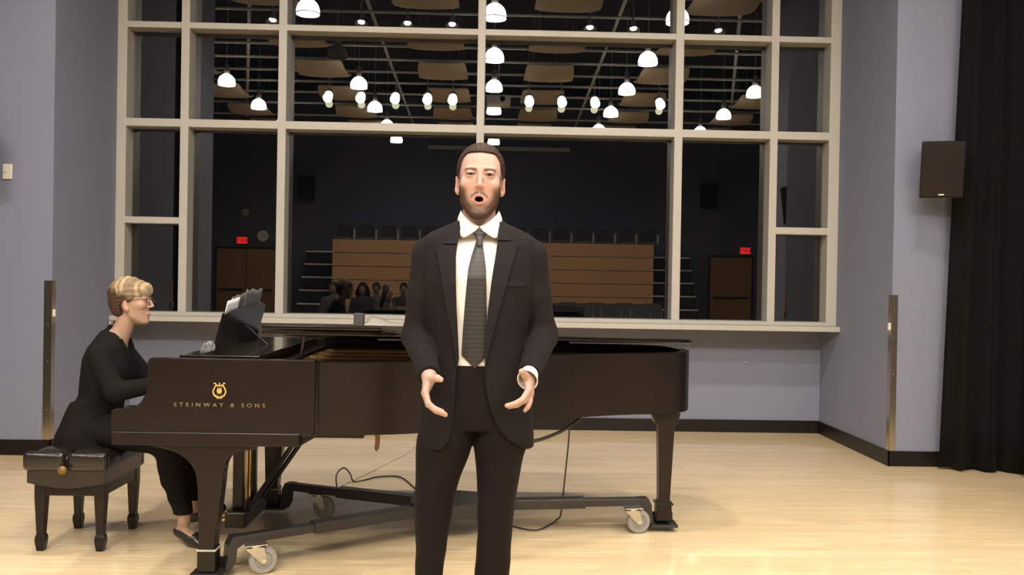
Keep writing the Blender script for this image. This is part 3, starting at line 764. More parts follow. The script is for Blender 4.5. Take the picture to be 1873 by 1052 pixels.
# ------------------------------------------------------------ cables and small things
def cord(name, pts, r, mat, lab, cat='cable', n=8):
    P = catmull(pts, n); o = MB().tube(P, r, 8).build(name, M[mat], None, smooth=True); tag(o, lab, cat); return o
cord('extension_cord', [(-.60, 7.6, .006), (-.65, 7.1, .006), (-.75, 6.75, .006), (-.80, 6.55, .006), (-.90, 6.2, .006), (-1.02, 5.85, .006)], .006, 'cable_w', 'thin white cord running over the floor towards the window wall')
cord('power_cable', [(-1.00, 5.83, .02), (-1.01, 5.88, .09), (-.975, 5.95, .12), (-.94, 6.0, .07), (-.92, 6.05, .006), (-.84, 6.12, .006), (-.78, 6.2, .006), (-.62, 6.2, .006), (-.46, 5.8, .006), (-.30, 5.5, .006), (-.1, 5.3, .006)], .005, 'cable_b', 'dark power cord looping up off the floor left of the singer')
cord('thin_cable', [(.44, 4.86, .66), (.435, 4.88, .5), (.42, 4.9, .3), (.41, 5.0, .08), (.40, 5.15, .006), (.36, 5.05, .006), (.27, 4.92, .006), (.16, 4.97, .006), (.05, 5.10, .006), (-.1, 5.15, .006)], .0045, 'cable_b', 'thin dark cable hanging from the piano to the floor right of the singer')
cord('thick_cable', [(.50, 4.86, .655), (.46, 4.83, .62), (.36, 4.78, .57), (.22, 4.72, .535), (.05, 4.7, .53), (-.12, 4.7, .56), (-.25, 4.72, .66)], .0095, 'cable_b', 'thick sagging hose like cable slung under the piano right of the singer')
o = MB().prism([(-.015, 0), (.012, 0), (.016, -.06), (.012, -.10), (0, -.115), (-.010, -.10), (-.006, -.05)], 'y', -.006, .006).build('hanging_strap', M['brass_dull']); o.location = (-.545, 4.28, .672)
tag(o, 'small brass coloured tab hanging from the underside of the piano', 'strap')
o = MB().box(-.055, .055, -.02, .02, 0, .028, .008).build('power_strip', M['cable_w']); o.location = (-.985, 5.79, .0); tag(o, 'small white plug block on the floor behind the far caster', 'power strip')
# recorder and grey sheet on the folded lid flap
zl = zh+(YFAR-4.12)*sl+.044
Ml = Matrix.Translation((-.615, 4.12, zl)) @ Matrix.Rotation(-math.atan(sl), 4, 'X')
o = MB().box(-.022, .022, -.03, .03, .0, .062, .004, Ml).build('audio_recorder', M['recorder']); tag(o, 'small dark grey box shaped recorder standing on the piano lid', 'recorder')
bm = bmesh.new(); n = 14; g = []
for i in range(n+1):
    row = []
    for j in range(5):
        u = i/n; v = j/4; x = -.585+u*.19; y = 4.06+v*.24
        z = zl+.006+(4.12-y)*sl+.050*v*(1-u)**.8+.004*math.sin(u*9)*v
        row.append(bm.verts.new((x, y, z)))
    g.append(row)
for i in range(n):
    for j in range(4): bm.faces.new((g[i][j], g[i+1][j], g[i+1][j+1], g[i][j+1]))
me = bpy.data.meshes.new('loose_sheet'); bm.to_mesh(me); bm.free(); o = link('loose_sheet', me, M['sheet_g'], None, True)
md = o.modifiers.new('s', 'SOLIDIFY'); md.thickness = .003; tag(o, 'grey curling sheet lying beside the recorder on the piano lid', 'sheet')
# music on the desk
def sheet(name, corners, mat, lab, cat, wav=.006, n=10):
    bm = bmesh.new(); A, B, C, D = [Vector(c) for c in corners]; g = []
    for i in range(n+1):
        row = []
        for j in range(n+1):
            u, v = i/n, j/n; p = A.lerp(B, u).lerp(D.lerp(C, u), v)
            p = p+Vector((wav*math.sin(7*u+3*v), 0, wav*.7*math.sin(19*u)*v)); row.append(bm.verts.new(p))
        g.append(row)
    for i in range(n):
        for j in range(n): bm.faces.new((g[i][j], g[i+1][j], g[i+1][j+1], g[i][j+1]))
    me = bpy.data.meshes.new(name); bm.to_mesh(me); bm.free(); o = link(name, me, M[mat], None, True)
    md = o.modifiers.new('s', 'SOLIDIFY'); md.thickness = .0035
    return tag(o, lab, cat)
dx = -.012
def dkp(y, h, off=0): return Vector((bx-.012+math.sin(ang)*h-off, y, bz+.014+math.cos(ang)*h))
sheet('sheet_music', [dkp(4.50, 0), dkp(4.72, 0), dkp(4.70, .25), dkp(4.50, .23)], 'paper', 'white sheet of music standing at the near end of the music desk', 'sheet music', .002)
sheet('music_book', [dkp(4.60, 0, .012), dkp(4.86, 0, .012), dkp(4.84, .275, .012), dkp(4.60, .245, .012)], 'paper_g', 'grey music book standing open in the middle of the music desk', 'music book', .005)
sheet('music_book', [dkp(4.87, 0, .022), dkp(5.17, 0, .022), dkp(5.22, .29, .022), dkp(4.87, .285, .022)], 'paper_g', 'grey dog-eared music book at the far end of the music desk', 'music book', .009)
# crumpled clear wrapper on the case
random.seed(9); bm = bmesh.new(); bmesh.ops.create_icosphere(bm, subdivisions=3, radius=1)
for v in bm.verts:
    k = .75+.3*random.random(); v.co = Vector((v.co.x*.045*k, v.co.y*.03*k, max(-.5, v.co.z)*.045*k+v.co.x*.012+.024))
me = bpy.data.meshes.new('plastic_wrapper'); bm.to_mesh(me); bm.free(); o = link('plastic_wrapper', me, M['clear']); o.location = (-1.335, 4.20, 1.030); o.scale = (.8, .8, .8)
tag(o, 'crumpled clear plastic wrapper on the piano left of the music desk', 'wrapper')

# ------------------------------------------------------------ bench
BN = empty('piano_bench', (0, 0, 0), 'black tufted leather artist bench under the pianist', 'bench')
x0, x1, y0, y1 = -2.295, -1.895, 4.42, 4.93
n = 40; vs = []; fs = []
def cush(u, v):
    uu, vv = u*2-1, v*2-1
    e = max(0, 1-abs(uu)**5)**.35*max(0, 1-abs(vv)**7)**.35
    g = .030*math.exp(-((u-.5)/.05)**2)+.016*(math.exp(-((v-.33)/.05)**2)+math.exp(-((v-.67)/.05)**2))
    return .432+.085*e-g*e
for j in range(n+1):
    for i in range(n+1):
        u, v = i/n, j/n
        pin = .03*math.exp(-((u-.5)/.07)**2)*(1 if j in (0, n) else 0)
        vs.append((x0+(x1-x0)*u, y0+(y1-y0)*v+(pin if j == 0 else -pin), cush(u, v)))
N = len(vs); vs += [(x, y, .42) for x, y, z in vs]
for j in range(n):
    for i in range(n):
        a = j*(n+1)+i; fs += [(a, a+1, a+n+2, a+n+1), (a+N, a+n+1+N, a+n+2+N, a+1+N)]
edge = [i for i in range(n+1)]+[k*(n+1)+n for k in range(1, n+1)]+[n*(n+1)+i for i in range(n-1, -1, -1)]+[k*(n+1) for k in range(n-1, 0, -1)]
for a, b in zip(edge, edge[1:]+edge[:1]): fs.append((a, a+N, b+N, b))
# pull side walls out into soft lobes
vs2 = []
for k, (x, y, z) in enumerate(vs): vs2.append((x, y, z))
me = bpy.data.meshes.new('cushion'); me.from_pydata(vs2, [], fs); cu = link('cushion', me, M['leather'], BN, True); me.set_sharp_from_angle(angle=math.radians(70))
# rounded lobes on the near and far end, split by the central pleat
for ya, yb in ((4.405, 4.44), (4.91, 4.945)):
    for xa, xb in ((x0-.01, -2.100), (-2.084, x1+.005)):
        MB().box(xa, xb, ya, yb+(.02 if ya < 4.5 else 0), .412, .507, .026 if ya < 4.5 else .016, seg=5).build('cushion_roll', M['leather'], cu, smooth=True)
m = MB(); p = [(x0+.01, .425), (x0+.01, .352)] + [(x0+.01+(x1-x0-.02)*i/10, .352-.026*math.sin(PI*i/10)) for i in range(1, 10)] + [(x1-.01, .352), (x1-.01, .425)]
m.prism(p, 'y', 4.425, 4.445); m.prism(p, 'y', 4.905, 4.925)
m.box(x0+.012, x0+.032, 4.44, 4.91, .345, .415, .002); m.box(x1-.032, x1-.012, 4.44, 4.91, .345, .415, .002)
m.build('seat_box', M['leather'], BN)
m = MB(); m.box(-2.265, -1.92, 4.462, 4.478, .28, .35, .003); m.box(-2.265, -1.92, 4.885, 4.90, .28, .35, .003)
m.box(-2.262, -2.245, 4.47, 4.89, .28, .35, .003); m.box(-1.940, -1.923, 4.47, 4.89, .28, .35, .003); m.build('apron_rail', M['piano'], BN)
for (lx, ly_) in ((-2.240, 4.485), (-1.945, 4.485), (-2.240, 4.885), (-1.945, 4.885)):
    m = MB()
    def ring(h, z): return [(lx-h, ly_-h, z), (lx+h, ly_-h, z), (lx+h, ly_+h, z), (lx-h, ly_+h, z)]
    R = [[m.bm.verts.new(c) for c in ring(h, z)] for h, z in ((.026, .35), (.026, .27), (.018, .085), (.023, .072), (.024, .05), (.017, .0))]
    for a, b in zip(R, R[1:]):
        for k in range(4): m.bm.faces.new((a[k], a[(k+1) % 4], b[(k+1) % 4], b[k]))
    m.bm.faces.new(R[0]); m.bm.faces.new(R[-1][::-1])
    l = m.build('leg', M['piano'], BN); bb = l.modifiers.new('b', 'BEVEL'); bb.width = .003; bb.segments = 2
for yk, s in ((4.402, -1), (4.948, 1)):
    MB().lathe([(0, 0), (.012, 0), (.014, .014), (.028, .018), (.032, .030), (.026, .044), (0, .048)], 20, Matrix.Translation((-2.092, yk, .425)) @ Matrix.Scale(.72, 4) @ rot_to((0, s, 0))).build('height_knob', M['brass_dull'] if s < 0 else M['piano'], BN, smooth=True)

# ------------------------------------------------------------ sculpting: smooth distance fields meshed with surface nets
def smin(a, b, k):
    h = np.clip(.5+.5*(b-a)/k, 0, 1); return b+(a-b)*h-k*h*(1-h)
def smax(a, b, k): return -smin(-a, -b, k)
def cap(p, a, b, ra, rb=None):
    rb = ra if rb is None else rb
    a = np.array(a, float); b = np.array(b, float); ba = b-a; pa = p-a
    t = np.clip(pa@ba/(ba@ba), 0, 1); return np.linalg.norm(pa-t[:, None]*ba, axis=1)-(ra+(rb-ra)*t)
def chain(p, pts, rs, k=.01):
    d = None
    for i in range(len(pts)-1):
        c = cap(p, pts[i], pts[i+1], rs[i], rs[i+1]); d = c if d is None else smin(d, c, k)
    return d
def ell(p, c, r, R=None):
    q = p-np.array(c, float)
    if R is not None: q = q@R
    r = np.array(r, float); k0 = np.linalg.norm(q/r, axis=1); k1 = np.linalg.norm(q/(r*r), axis=1)
    return k0*(k0-1)/np.maximum(k1, 1e-9)
def rbox(p, c, h, r):
    q = np.abs(p-np.array(c, float))-(np.array(h, float)-r)
    return np.linalg.norm(np.maximum(q, 0), axis=1)+np.minimum(q.max(axis=1), 0)-r
def prof(p, zs, cx, cy, hx, hy, n=2.4):
    z = p[:, 2]; f = lambda a: np.interp(z, zs, a)
    X, Y = f(hx), f(hy); u = np.abs(p[:, 0]-f(cx))/X; v = np.abs(p[:, 1]-f(cy))/Y
    d = ((u**n+v**n)**(1/n)-1)*np.minimum(X, Y)
    return np.maximum(d, np.maximum(zs[0]-z, z-zs[-1]))
def rotm(ax, ang):
    return np.array(Matrix.Rotation(ang, 3, ax))
def grid_axis(lo, hi, spec):
    """spec: function position -> step"""
    out = [lo]
    while out[-1] < hi: out.append(out[-1]+spec(out[-1]))
    return np.array(out)
def sdf_mesh(name, f, lo, hi, res, zspec=None, color=None, mat=None, parent=None, F=4):
    ax = [grid_axis(lo[i], hi[i], (lambda v: res) if not (zspec and i == 2) else zspec) for i in range(3)]
    for i in range(3):
        pad = (-len(ax[i])+1) % F
        ax[i] = np.concatenate([ax[i], ax[i][-1]+res*np.arange(1, pad+1)])
    nb = [(len(a)-1)//F for a in ax]
    ci = np.stack(np.meshgrid(*[np.arange(n) for n in nb], indexing='ij'), -1).reshape(-1, 3)
    cen = np.stack([(ax[i][ci[:, i]*F]+ax[i][ci[:, i]*F+F])/2 for i in range(3)], 1)
    ext = np.stack([(ax[i][ci[:, i]*F+F]-ax[i][ci[:, i]*F]) for i in range(3)], 1)
    rad = np.linalg.norm(ext, axis=1)/2
    d = np.concatenate([f(c) for c in np.array_split(cen, max(1, len(cen)//60000))])
    act = ci[np.abs(d) < rad*1.5+.004]
    loc = np.stack(np.meshgrid(*[np.arange(F)]*3, indexing='ij'), -1).reshape(-1, 3)
    cells = (act[:, None, :]*F+loc[None]).reshape(-1, 3)
    n1, n2 = len(ax[1]), len(ax[2])
    key = lambda c: (c[:, 0].astype(np.int64)*n1+c[:, 1])*n2+c[:, 2]
    cor = np.array([[i, j, k] for i in (0, 1) for j in (0, 1) for k in (0, 1)])
    ck = np.stack([key(cells+c) for c in cor], 1)
    uk, inv = np.unique(ck, return_inverse=True); inv = inv.reshape(ck.shape)
    P = np.stack([ax[0][uk//(n1*n2)], ax[1][(uk//n2) % n1], ax[2][uk % n2]], 1)
    val = np.concatenate([f(c) for c in np.array_split(P, max(1, len(P)//60000))])
    cv = val[inv]; neg = (cv < 0).sum(1); m = (neg > 0) & (neg < 8)
    cells, inv, cv = cells[m], inv[m], cv[m]
    pos = P[inv]; acc = np.zeros((len(cells), 3)); cnt = np.zeros(len(cells))
    for a in range(8):
        for b in (1, 2, 4):
            if a & b: continue
            c = a | b; s = (cv[:, a] < 0) != (cv[:, c] < 0); t = np.where(s, cv[:, a]/np.where(s, cv[:, a]-cv[:, c], 1), 0)
            acc += np.where(s[:, None], pos[:, a]+(pos[:, c]-pos[:, a])*t[:, None], 0); cnt += s
    V = acc/cnt[:, None]
    kk = key(cells); o = np.argsort(kk); ks = kk[o]
    def find(c):
        k = key(c); i = np.searchsorted(ks, k); i = np.clip(i, 0, len(ks)-1); return np.where(ks[i] == k, o[i], -1)
    quads = []
    bit = (4, 2, 1)
    for axn in range(3):
        s = (cv[:, 0] < 0) != (cv[:, bit[axn]] < 0); idx = np.nonzero(s)[0]
        b, c = [(1, 2), (2, 0), (0, 1)][axn]
        e1 = np.zeros(3, int); e1[b] = 1; e2 = np.zeros(3, int); e2[c] = 1
        base = cells[idx]
        q = np.stack([idx, find(base-e1), find(base-e1-e2), find(base-e2)], 1)
        ok = (q >= 0).all(1) & (base[:, b] > 0) & (base[:, c] > 0); q = q[ok]; fl = cv[idx[ok], 0] < 0
        q[~fl] = q[~fl][:, ::-1]; quads.append(q)
    Q = np.concatenate(quads)
    me = bpy.data.meshes.new(name); me.vertices.add(len(V)); me.vertices.foreach_set('co', V.astype(np.float32).ravel())
    me.loops.add(len(Q)*4); me.loops.foreach_set('vertex_index', Q.astype(np.int32).ravel())
    me.polygons.add(len(Q)); me.polygons.foreach_set('loop_start', np.arange(0, len(Q)*4, 4, dtype=np.int32))
    me.update(calc_edges=True); me.validate()
    if color is not None:
        c = color(V); at = me.color_attributes.new('Col', 'FLOAT_COLOR', 'POINT')
        at.data.foreach_set('color', np.concatenate([c, np.ones((len(c), 1))], 1).astype(np.float32).ravel())
    return link(name, me, mat, parent, True)
def sstep(x, a, b):
    t = np.clip((x-a)/(b-a), 0, 1); return t*t*(3-2*t)
def mixc(c, col, m): return c*(1-m[:, None])+np.array(col)*m[:, None]

# ------------------------------------------------------------ head (local frame: origin between the eyes, face towards -Y)
def head_sdf(p, female=False, mouth=1.0):
    x = np.abs(p[:, 0]); q = np.stack([x, p[:, 1], p[:, 2]], 1)
    fw = .93 if female else 1.0
    d = ell(p, (0, .018, .022), (.0755*fw, .099, .087))
    d = smin(d, ell(p, (0, -.022, -.030), (.0655*fw, .064, .088)), .03)
    d = smin(d, chain(q, [(.054*fw, .012, -.050), (.047*fw, -.012, -.092+(.006 if female else 0)), (.018, -.062+(.006 if female else 0), -.124-.006*mouth+(.008 if female else 0))], [.016, .014, .013]), .022)
    d = smin(d, ell(p, (0, -.030, -.088-.004*mouth), (.046*fw, .050, .048)), .02)
    cs = .007 if female else 0
    d = smin(d, ell(p, (0, -.072+cs, -.126+cs-.008*mouth), (.018, .014, .014)), .02)           # chin
    d = smin(d, ell(q, (.044*fw, -.058, -.030), (.021, .022, .020)), .018)                # cheekbones
    d = smin(d, cap(q, (.010, -.081, .019), (.044*fw, -.071, .018), .0085, .008), .010)   # brow ridge
    d = smax(d, -ell(q, (.0315, -.094, .001), (.021, .016, .0125)), .009)                # sockets
    nl = .9 if female else 1.0
    d = smin(d, chain(p, [(0, -.083, .006), (0, -.095*1, -.016), (0, -.083-.024*nl, -.036)], [.0060, .0065, .0082]), .010)
    d = smin(d, ell(q, (.0092, -.092, -.040), (.0068, .009, .0066)), .006)
    d = smax(d, -ell(q, (.0055, -.099, -.0485), (.0034, .006, .0042)), .003)
    # lips and mouth
    if mouth > 0:
        cz = -.084
        ring = np.sqrt((p[:, 0]/1.2)**2+((p[:, 2]-cz)*1.12)**2)
        lip = np.sqrt((ring-.0140)**2+((p[:, 1]+.0855-.5*np.clip(np.abs(p[:, 0])-.004, 0, 1)))**2)-np.where(p[:, 2] < cz, .0062, .0040)
        d = smin(d, lip, .008)
        d = smax(d, -ell(p, (0, -.095, cz+.001), (.0140, .045, .0088)), .003)
    else:
        cz = -.076
        yy = p[:, 1]+.0885-.35*np.abs(p[:, 0])
        up = np.sqrt(((p[:, 2]-cz-.0035)*1.1)**2+yy**2)-.0052*np.clip(1-(x/.025)**2, .0, 1)
        dn = np.sqrt((p[:, 2]-cz+.0045)**2+yy**2)-.0062*np.clip(1-(x/.022)**2, .0, 1)
        d = smin(d, up, .005); d = smin(d, dn, .005)
    # eyelids around a hollow that holds the separate eyeball
    es = np.linalg.norm(q-np.array((.0315, -.0730, 0)), axis=1)
    d = smin(d, es-.0163, .005); d = np.maximum(d, -(es-.0119))
    op = np.sqrt(np.clip(1-((x-.0315)/.0128)**2, 0, 1)); zc = p[:, 2]+.0004
    d = smax(d, -np.maximum(np.where(zc > 0, zc-.0040*op, -zc-.0036*op), np.maximum(q[:, 1]+.074, np.abs(x-.0315)-.0126)), .0010)
    # ears
    R = rotm('X', math.radians(-10))
    ear = ell(q, (.0795*fw, .012, -.028), (.0075, .018, .031), R@rotm('Z', math.radians(22)))
    ear = smax(ear, -ell(q, (.0860*fw, .004, -.025), (.0055, .010, .019), R), .004)
    ear = smin(ear, ell(q, (.0755*fw, .002, -.054), (.0055, .007, .010)), .006)
    d = smin(d, ear, .006)
    return d
def neck_sdf(p, base, r=.056):
    return cap(p, (0, .022, -.085), base, r-.002, r+.006)
def skin_color(V, female, hp, ears=True):
    """V in head frame"""
    x = np.abs(V[:, 0]); y, z = V[:, 1], V[:, 2]
    base = np.array((.40, .262, .220) if not female else (.36, .232, .170))
    c = np.tile(base, (len(V), 1))
    n = np.sin(V[:, 0]*260)*np.sin(V[:, 2]*240+1)*np.sin(V[:, 1]*250)
    c *= (1+.035*n)[:, None]
    front = sstep(-y, .02, .05)
    c = mixc(c, (.52, .25, .20), 0.35*np.exp(-(((x-.043)/.018)**2+((z+.036)/.02)**2))*front)
    c = mixc(c, (.68, .31, .24), .4*np.exp(-((x/.016)**2+((z+.038)/.012)**2))*front)
    c = mixc(c, (.62, .28, .22), .5*sstep(x, .072, .078)*(np.abs(z+.02) < .05))
    c = mixc(c, (.24, .12, .085), .55*np.exp(-(((x-.0315)/.017)**2+((z-.001)/.0105)**2))*front)  # eye socket shade painted into the skin colour
    return c
def eye_color(c, V):
    x = np.abs(V[:, 0]); y, z = V[:, 1], V[:, 2]
    op = np.sqrt(np.clip(1-((x-.0315)/.0150)**2, 0, 1)); k = np.abs(z+.0004)-np.where(z > -.0004, .0042, .0036)*op
    ln = np.exp(-(k/.0016)**2)*(np.abs(x-.0315) < .0155)*(y < -.068)*np.where(z > -.0004, .9, .35)
    return mixc(c, (.05, .025, .02), ln)
def eyeball(name, loc, Rm, parent, iris):
    prof_ = [(.0118*math.sin(a), .0118*math.cos(a)) for a in [PI*k/30 for k in range(31)]]; prof_[0] = (0, .0118); prof_[-1] = (0, -.0118)
    o = MB().lathe(prof_, 24, Matrix.Translation(loc) @ Rm @ rot_to((0, -1, 0))).build(name, None, parent, smooth=True)
    me = o.data; me.materials.append(M['eye']); fd = Rm @ Vector((0, -1, 0)); at = me.color_attributes.new('Col', 'FLOAT_COLOR', 'POINT')
    for v in me.vertices:
        a = math.degrees((v.co-Vector(loc)).normalized().angle(Vector(fd[:3])))
        at.data[v.index].color = (*((.006, .005, .005) if a < 13 else iris if a < 31 else (.36, .31, .28)), 1)
    return o
# ------------------------------------------------------------ hands: palm, five fingers given as knuckle, bulge and tip
def hand_parts(wrist, knuck, tips, bulge, thumb, r=.0088):
    """returns a distance function; knuck/tips: four points index..little; thumb: three points from the palm side"""
    wrist = np.array(wrist, float); K = [np.array(k, float) for k in knuck]; T_ = [np.array(k, float) for k in tips]; B = [np.array(b, float) for b in bulge]
    th = [np.array(t, float) for t in thumb]
    def f(p):
        d = None
        for i, k in enumerate(K):
            w0 = wrist+(k-K[0])*0+(K[i]-sum(K)/4)*.55
            c = cap(p, w0, k, .0135, .0105); d = c if d is None else smin(d, c, .010)
        d = smin(d, cap(p, (K[0]+wrist)/2, (K[3]+wrist)/2, .0125, .0125), .012)
        for i in range(4):
            a, t, b = K[i], T_[i], B[i]
            q = lambda s: (1-s)**2*a+2*s*(1-s)*b+s*s*t
            rr = r*(.98, 1.0, .97, .86)[i]
            fg = chain(p, [a, q(.42), q(.74), t], [rr*1.12, rr*1.02, rr*.93, rr*.80], .003)
            d = smin(d, fg, .0035)
        tt = chain(p, [(wrist*.6+K[0]*.4), th[0], th[1], th[2]], [.016, .0125, .0108, .0090], .006)
        return smin(d, tt, .007)
    return f

# ================================================================= the singer
SX, SY = -.045, 3.05
SG = Vector((SX, SY, 0))
EZ = 1.744                        # eye height
HR = rotm('Y', math.radians(1.6)) # head rolled a little
def to_head(p): return (p-np.array((-.002, -.012, EZ)))@HR*1.0
def hand_r():   # his right hand, left in the photo
    return hand_parts((-.150, -.222, 1.078),
        [(-.158, -.280, 1.040), (-.163, -.262, 1.034), (-.164, -.245, 1.030), (-.161, -.229, 1.029)],
        [(-.099, -.305, .978), (-.094, -.289, .970), (-.096, -.271, .970), (-.106, -.253, .977)],
        [(-.158, -.312, .996), (-.160, -.292, .988), (-.161, -.272, .986), (-.160, -.253, .990)],
        [(-.140, -.262, 1.078), (-.122, -.290, 1.084), (-.110, -.306, 1.082)])
def hand_l():   # his left hand, right in the photo
    return hand_parts((.166, -.222, 1.090),
        [(.163, -.280, 1.050), (.168, -.262, 1.043), (.172, -.246, 1.037), (.174, -.230, 1.034)],
        [(.096, -.306, 1.004), (.103, -.290, .998), (.154, -.276, .986), (.161, -.256, .988)],
        [(.152, -.312, 1.014), (.157, -.294, 1.006), (.172, -.280, 1.004), (.174, -.256, 1.006)],
        [(.154, -.262, 1.092), (.144, -.286, 1.106), (.140, -.298, 1.110)])
hR, hL = hand_r(), hand_l()
ARM_R = [(-.178, .012, 1.455), (-.212, .030, 1.195), (-.152, -.218, 1.082)]
ARM_L = [(.178, .012, 1.460), (.222, .030, 1.205), (.168, -.218, 1.092)]
tz = np.array([.80, .86, .93, 1.0, 1.1, 1.2, 1.3, 1.4, 1.46, 1.50, 1.535, 1.57])
def torso(p, g=0.0):
    hx = np.array([.150, .160, .168, .163, .150, .148, .160, .172, .175, .160, .110, .062])+g
    hy = np.array([.092, .100, .104, .102, .100, .102, .108, .112, .105, .092, .074, .058])+g
    cy = np.array([.02, .02, .018, .014, .01, .006, .004, .004, .012, .02, .028, .03])
    return prof(p, tz, 0*tz, cy, hx, hy, 2.3)
LEG_C = dict(L=[(-.085, .015, .90), (-.128, .012, .66), (-.150, .012, .50), (-.155, .035, .10)], R=[(.085, .015, .90), (.072, .008, .66), (.064, .008, .50), (.066, .035, .10)])
def singer_body(p):
    h = to_head(p)
    d = np.full(len(p), 9.0)
    m = p[:, 2] > 1.40
    if m.any():
        q = p[m]; hh = h[m]
        dd = smin(head_sdf(hh, False, 1.0), neck_sdf(hh, (0, .045, -.20)), .016)
        dd = smin(dd, torso(q, -.012), .04); d[m] = dd
    m = ~m
    if m.any():
        q = p[m]; dd = torso(q, -.012)
        for k in LEG_C:
            dd = smin(dd, chain(q, LEG_C[k], [.075, .058, .048, .034], .02), .03)
            fx = LEG_C[k][3][0]; dd = smin(dd, cap(q, (fx, .06, .05), (fx*1.1, -.10, .035), .034, .028), .02)
        d[m] = dd
    m = (p[:, 2] < 1.10) & (p[:, 2] > .12)
    if m.any(): d[m] = np.maximum(d[m], trousers(p[m])+.008)
    for A, H in ((ARM_R, hR), (ARM_L, hL)):
        d = smin(d, chain(p, A, [.046, .036, .025], .02), .02)
        m = (p[:, 2] < 1.15) & (p[:, 2] > .93) & (p[:, 1] < -.14)
        if m.any(): d[m] = smin(d[m], H(p[m]), .012)
    return d
def singer_color(V):
    h = to_head(V); c = skin_color(h, False, None)
    c = eye_color(c, h)
    x = np.abs(h[:, 0]); y, z = h[:, 1], h[:, 2]; front = (y < -.03)
    # eyebrows
    bz = .0150+.0028*np.sin(np.clip((x-.012)/.045, 0, 1)*PI)
    br = sstep(x, .010, .016)*(1-sstep(x, .046, .056))*np.exp(-((z-bz)/.0046)**4)*front
    c = mixc(c, (.055, .026, .016), .88*br)
    # lips, mouth inside
    cz = -.084; ring = np.sqrt((h[:, 0]/1.2)**2+((z-cz)*1.12)**2)
    lip = np.exp(-((ring-.0150)/.0052)**4)*front*(y < -.075)
    lip = np.where(z < cz, lip, lip*.8)
    # short beard along the jaw, moustache and sideburns
    Ej = np.sqrt((h[:, 0]/.057)**2+((z+.044)/.076)**2)
    beard = sstep(Ej, .66, 1.02)*(z < -.035)*sstep(-z, .03, .06)
    side = sstep(x, .062, .069)*sstep(-z, -.02, .0)*(y < .000)*(y > -.055)*(z > -.09)
    stub = .42*sstep(-z, .088, .112)*front*(ring > .022)
    mx_, mz_ = np.clip(x, .004, .0275), None
    mzc = -.0605-.95*np.clip(x-.008, 0, 1)**1.15*1.35
    tach = np.exp(-((z-mzc)/.0055)**2)*(1-sstep(x, .026, .034))*sstep(x, -.001, .006)*front
    bd = np.clip(np.maximum(np.maximum(beard, tach*.9), np.maximum(side*.8, stub)), 0, 1)*(1-sstep(y, -.002, .014))
    bd = bd*(z > -.100+1.15*(y+.012))*(x < .0735)*(V[:, 2] > 1.5)
    c = mixc(c, (.058, .028, .017), .93*bd)
    c = mixc(c, (.38, .145, .12), .75*lip)
    inside = (np.abs(h[:, 0]/.0150)**2+((z-cz-.001)/.0098)**2 < 1) & (y > -.0895) & (y < -.03)
    c[inside] = (.07, .008, .007)
    # scalp under the hair
    sc_ = (z > .074) & (y > -.06) | (z > .086)
    c[sc_] = (.09, .05, .03)
    return c
def trousers(p):
    z = p[:, 2]
    zz = np.array([.045, .10, .37, .50, .635, .72, .79, .84, .90, .98, 1.02])
    d = None
    for s, cx, hx in ((-1, [-.157, -.157, -.157, -.150, -.143, -.130, -.1165, -.108, -.095, -.085, -.085], [.052, .050, .047, .056, .068, .080, .0925, .098, .098, .095, .095]),
                      (1, [.064, .063, .062, .066, .072, .076, .0785, .084, .092, .085, .085], [.058, .058, .060, .060, .064, .076, .0855, .096, .097, .095, .095])):
        hy = [.075, .072, .068, .074, .084, .090, .098, .105, .108, .105, .105]; cy = [.02, .022, .012, .010, .010, .012, .014, .016, .016, .014, .014]
        e = prof(p, zz, np.array(cx), np.array(cy), np.array(hx), np.array(hy), 2.15)
        c = np.interp(z, zz, cx); a = np.abs(p[:, 0]-c)
        e = e-.005*np.exp(-(a/.012)**2)*(p[:, 1] < 0)*(z < .85)                      # front crease
        e = e+.0010*np.sin(z*60+p[:, 0]*30+s)*sstep(-z, -.66, -.40)+.0018*np.sin(z*26+s)*np.sin(p[:, 0]*40+1)
        d = e if d is None else smin(d, e, .012)
    w_ = np.maximum(torso(p, .010), np.maximum(z-1.105, .885-z))
    return smin(d, w_, .010)
zs_body = lambda z: .0024 if z > 1.55 else (.0045 if z > 1.12 else (.0024 if z > .955 else .007))
body = sdf_mesh('person', singer_body, (-.30, -.38, .003), (.30, .18, 1.87), .0026, zs_body, singer_color, M['skin'])
body.location = SG; S_ = body
tag(body, 'bearded man singing with open mouth in dark suit, white shirt and dark tie', 'person')
hinv = Matrix(HR.tolist()).to_4x4() 
for s in (-1, 1):
    c_ = HR@np.array((s*.0315, -.0730, 0))+np.array((-.002, -.012, EZ))
    eyeball('eye', Vector(c_), Matrix(HR.tolist()).to_4x4(), S_, (.060, .036, .022))
# hair
def singer_hair(p):
    h = to_head(p); q = np.stack([np.abs(h[:, 0]), h[:, 1], h[:, 2]], 1)
    st = .0004*np.sin(np.arctan2(h[:, 0], h[:, 2]+.03)*55+h[:, 1]*14)
    d = ell(h, (0, .026, .027), (.0840, .106, .0950))+st
    d = smin(d, ell(h, (0, .085, -.02), (.055, .045, .06)), .03)
    face = rbox(q, (0, -.115, -.020), (.0675, .105, .0985), .034)
    d = smax(d, -face, .004)
    d = smax(d, -rbox(q, (.06, -.045, -.118), (.10, .090, .110), .02), .004)   # clear ears and cheeks
    d = smax(d, -(h[:, 2]+.085), .01)
    head = ell(h, (0, .018, .022), (.070, .093, .081))
    return np.maximum(d, -head)
def hair_color(V):
    h = to_head(V); s = .5+.5*np.sin(np.arctan2(h[:, 0], h[:, 2]+.03)*55+h[:, 1]*14+np.sin(h[:, 1]*60))
    return np.array((.024, .0125, .009))*(1-s[:, None])+np.array((.036, .019, .0135))*s[:, None]
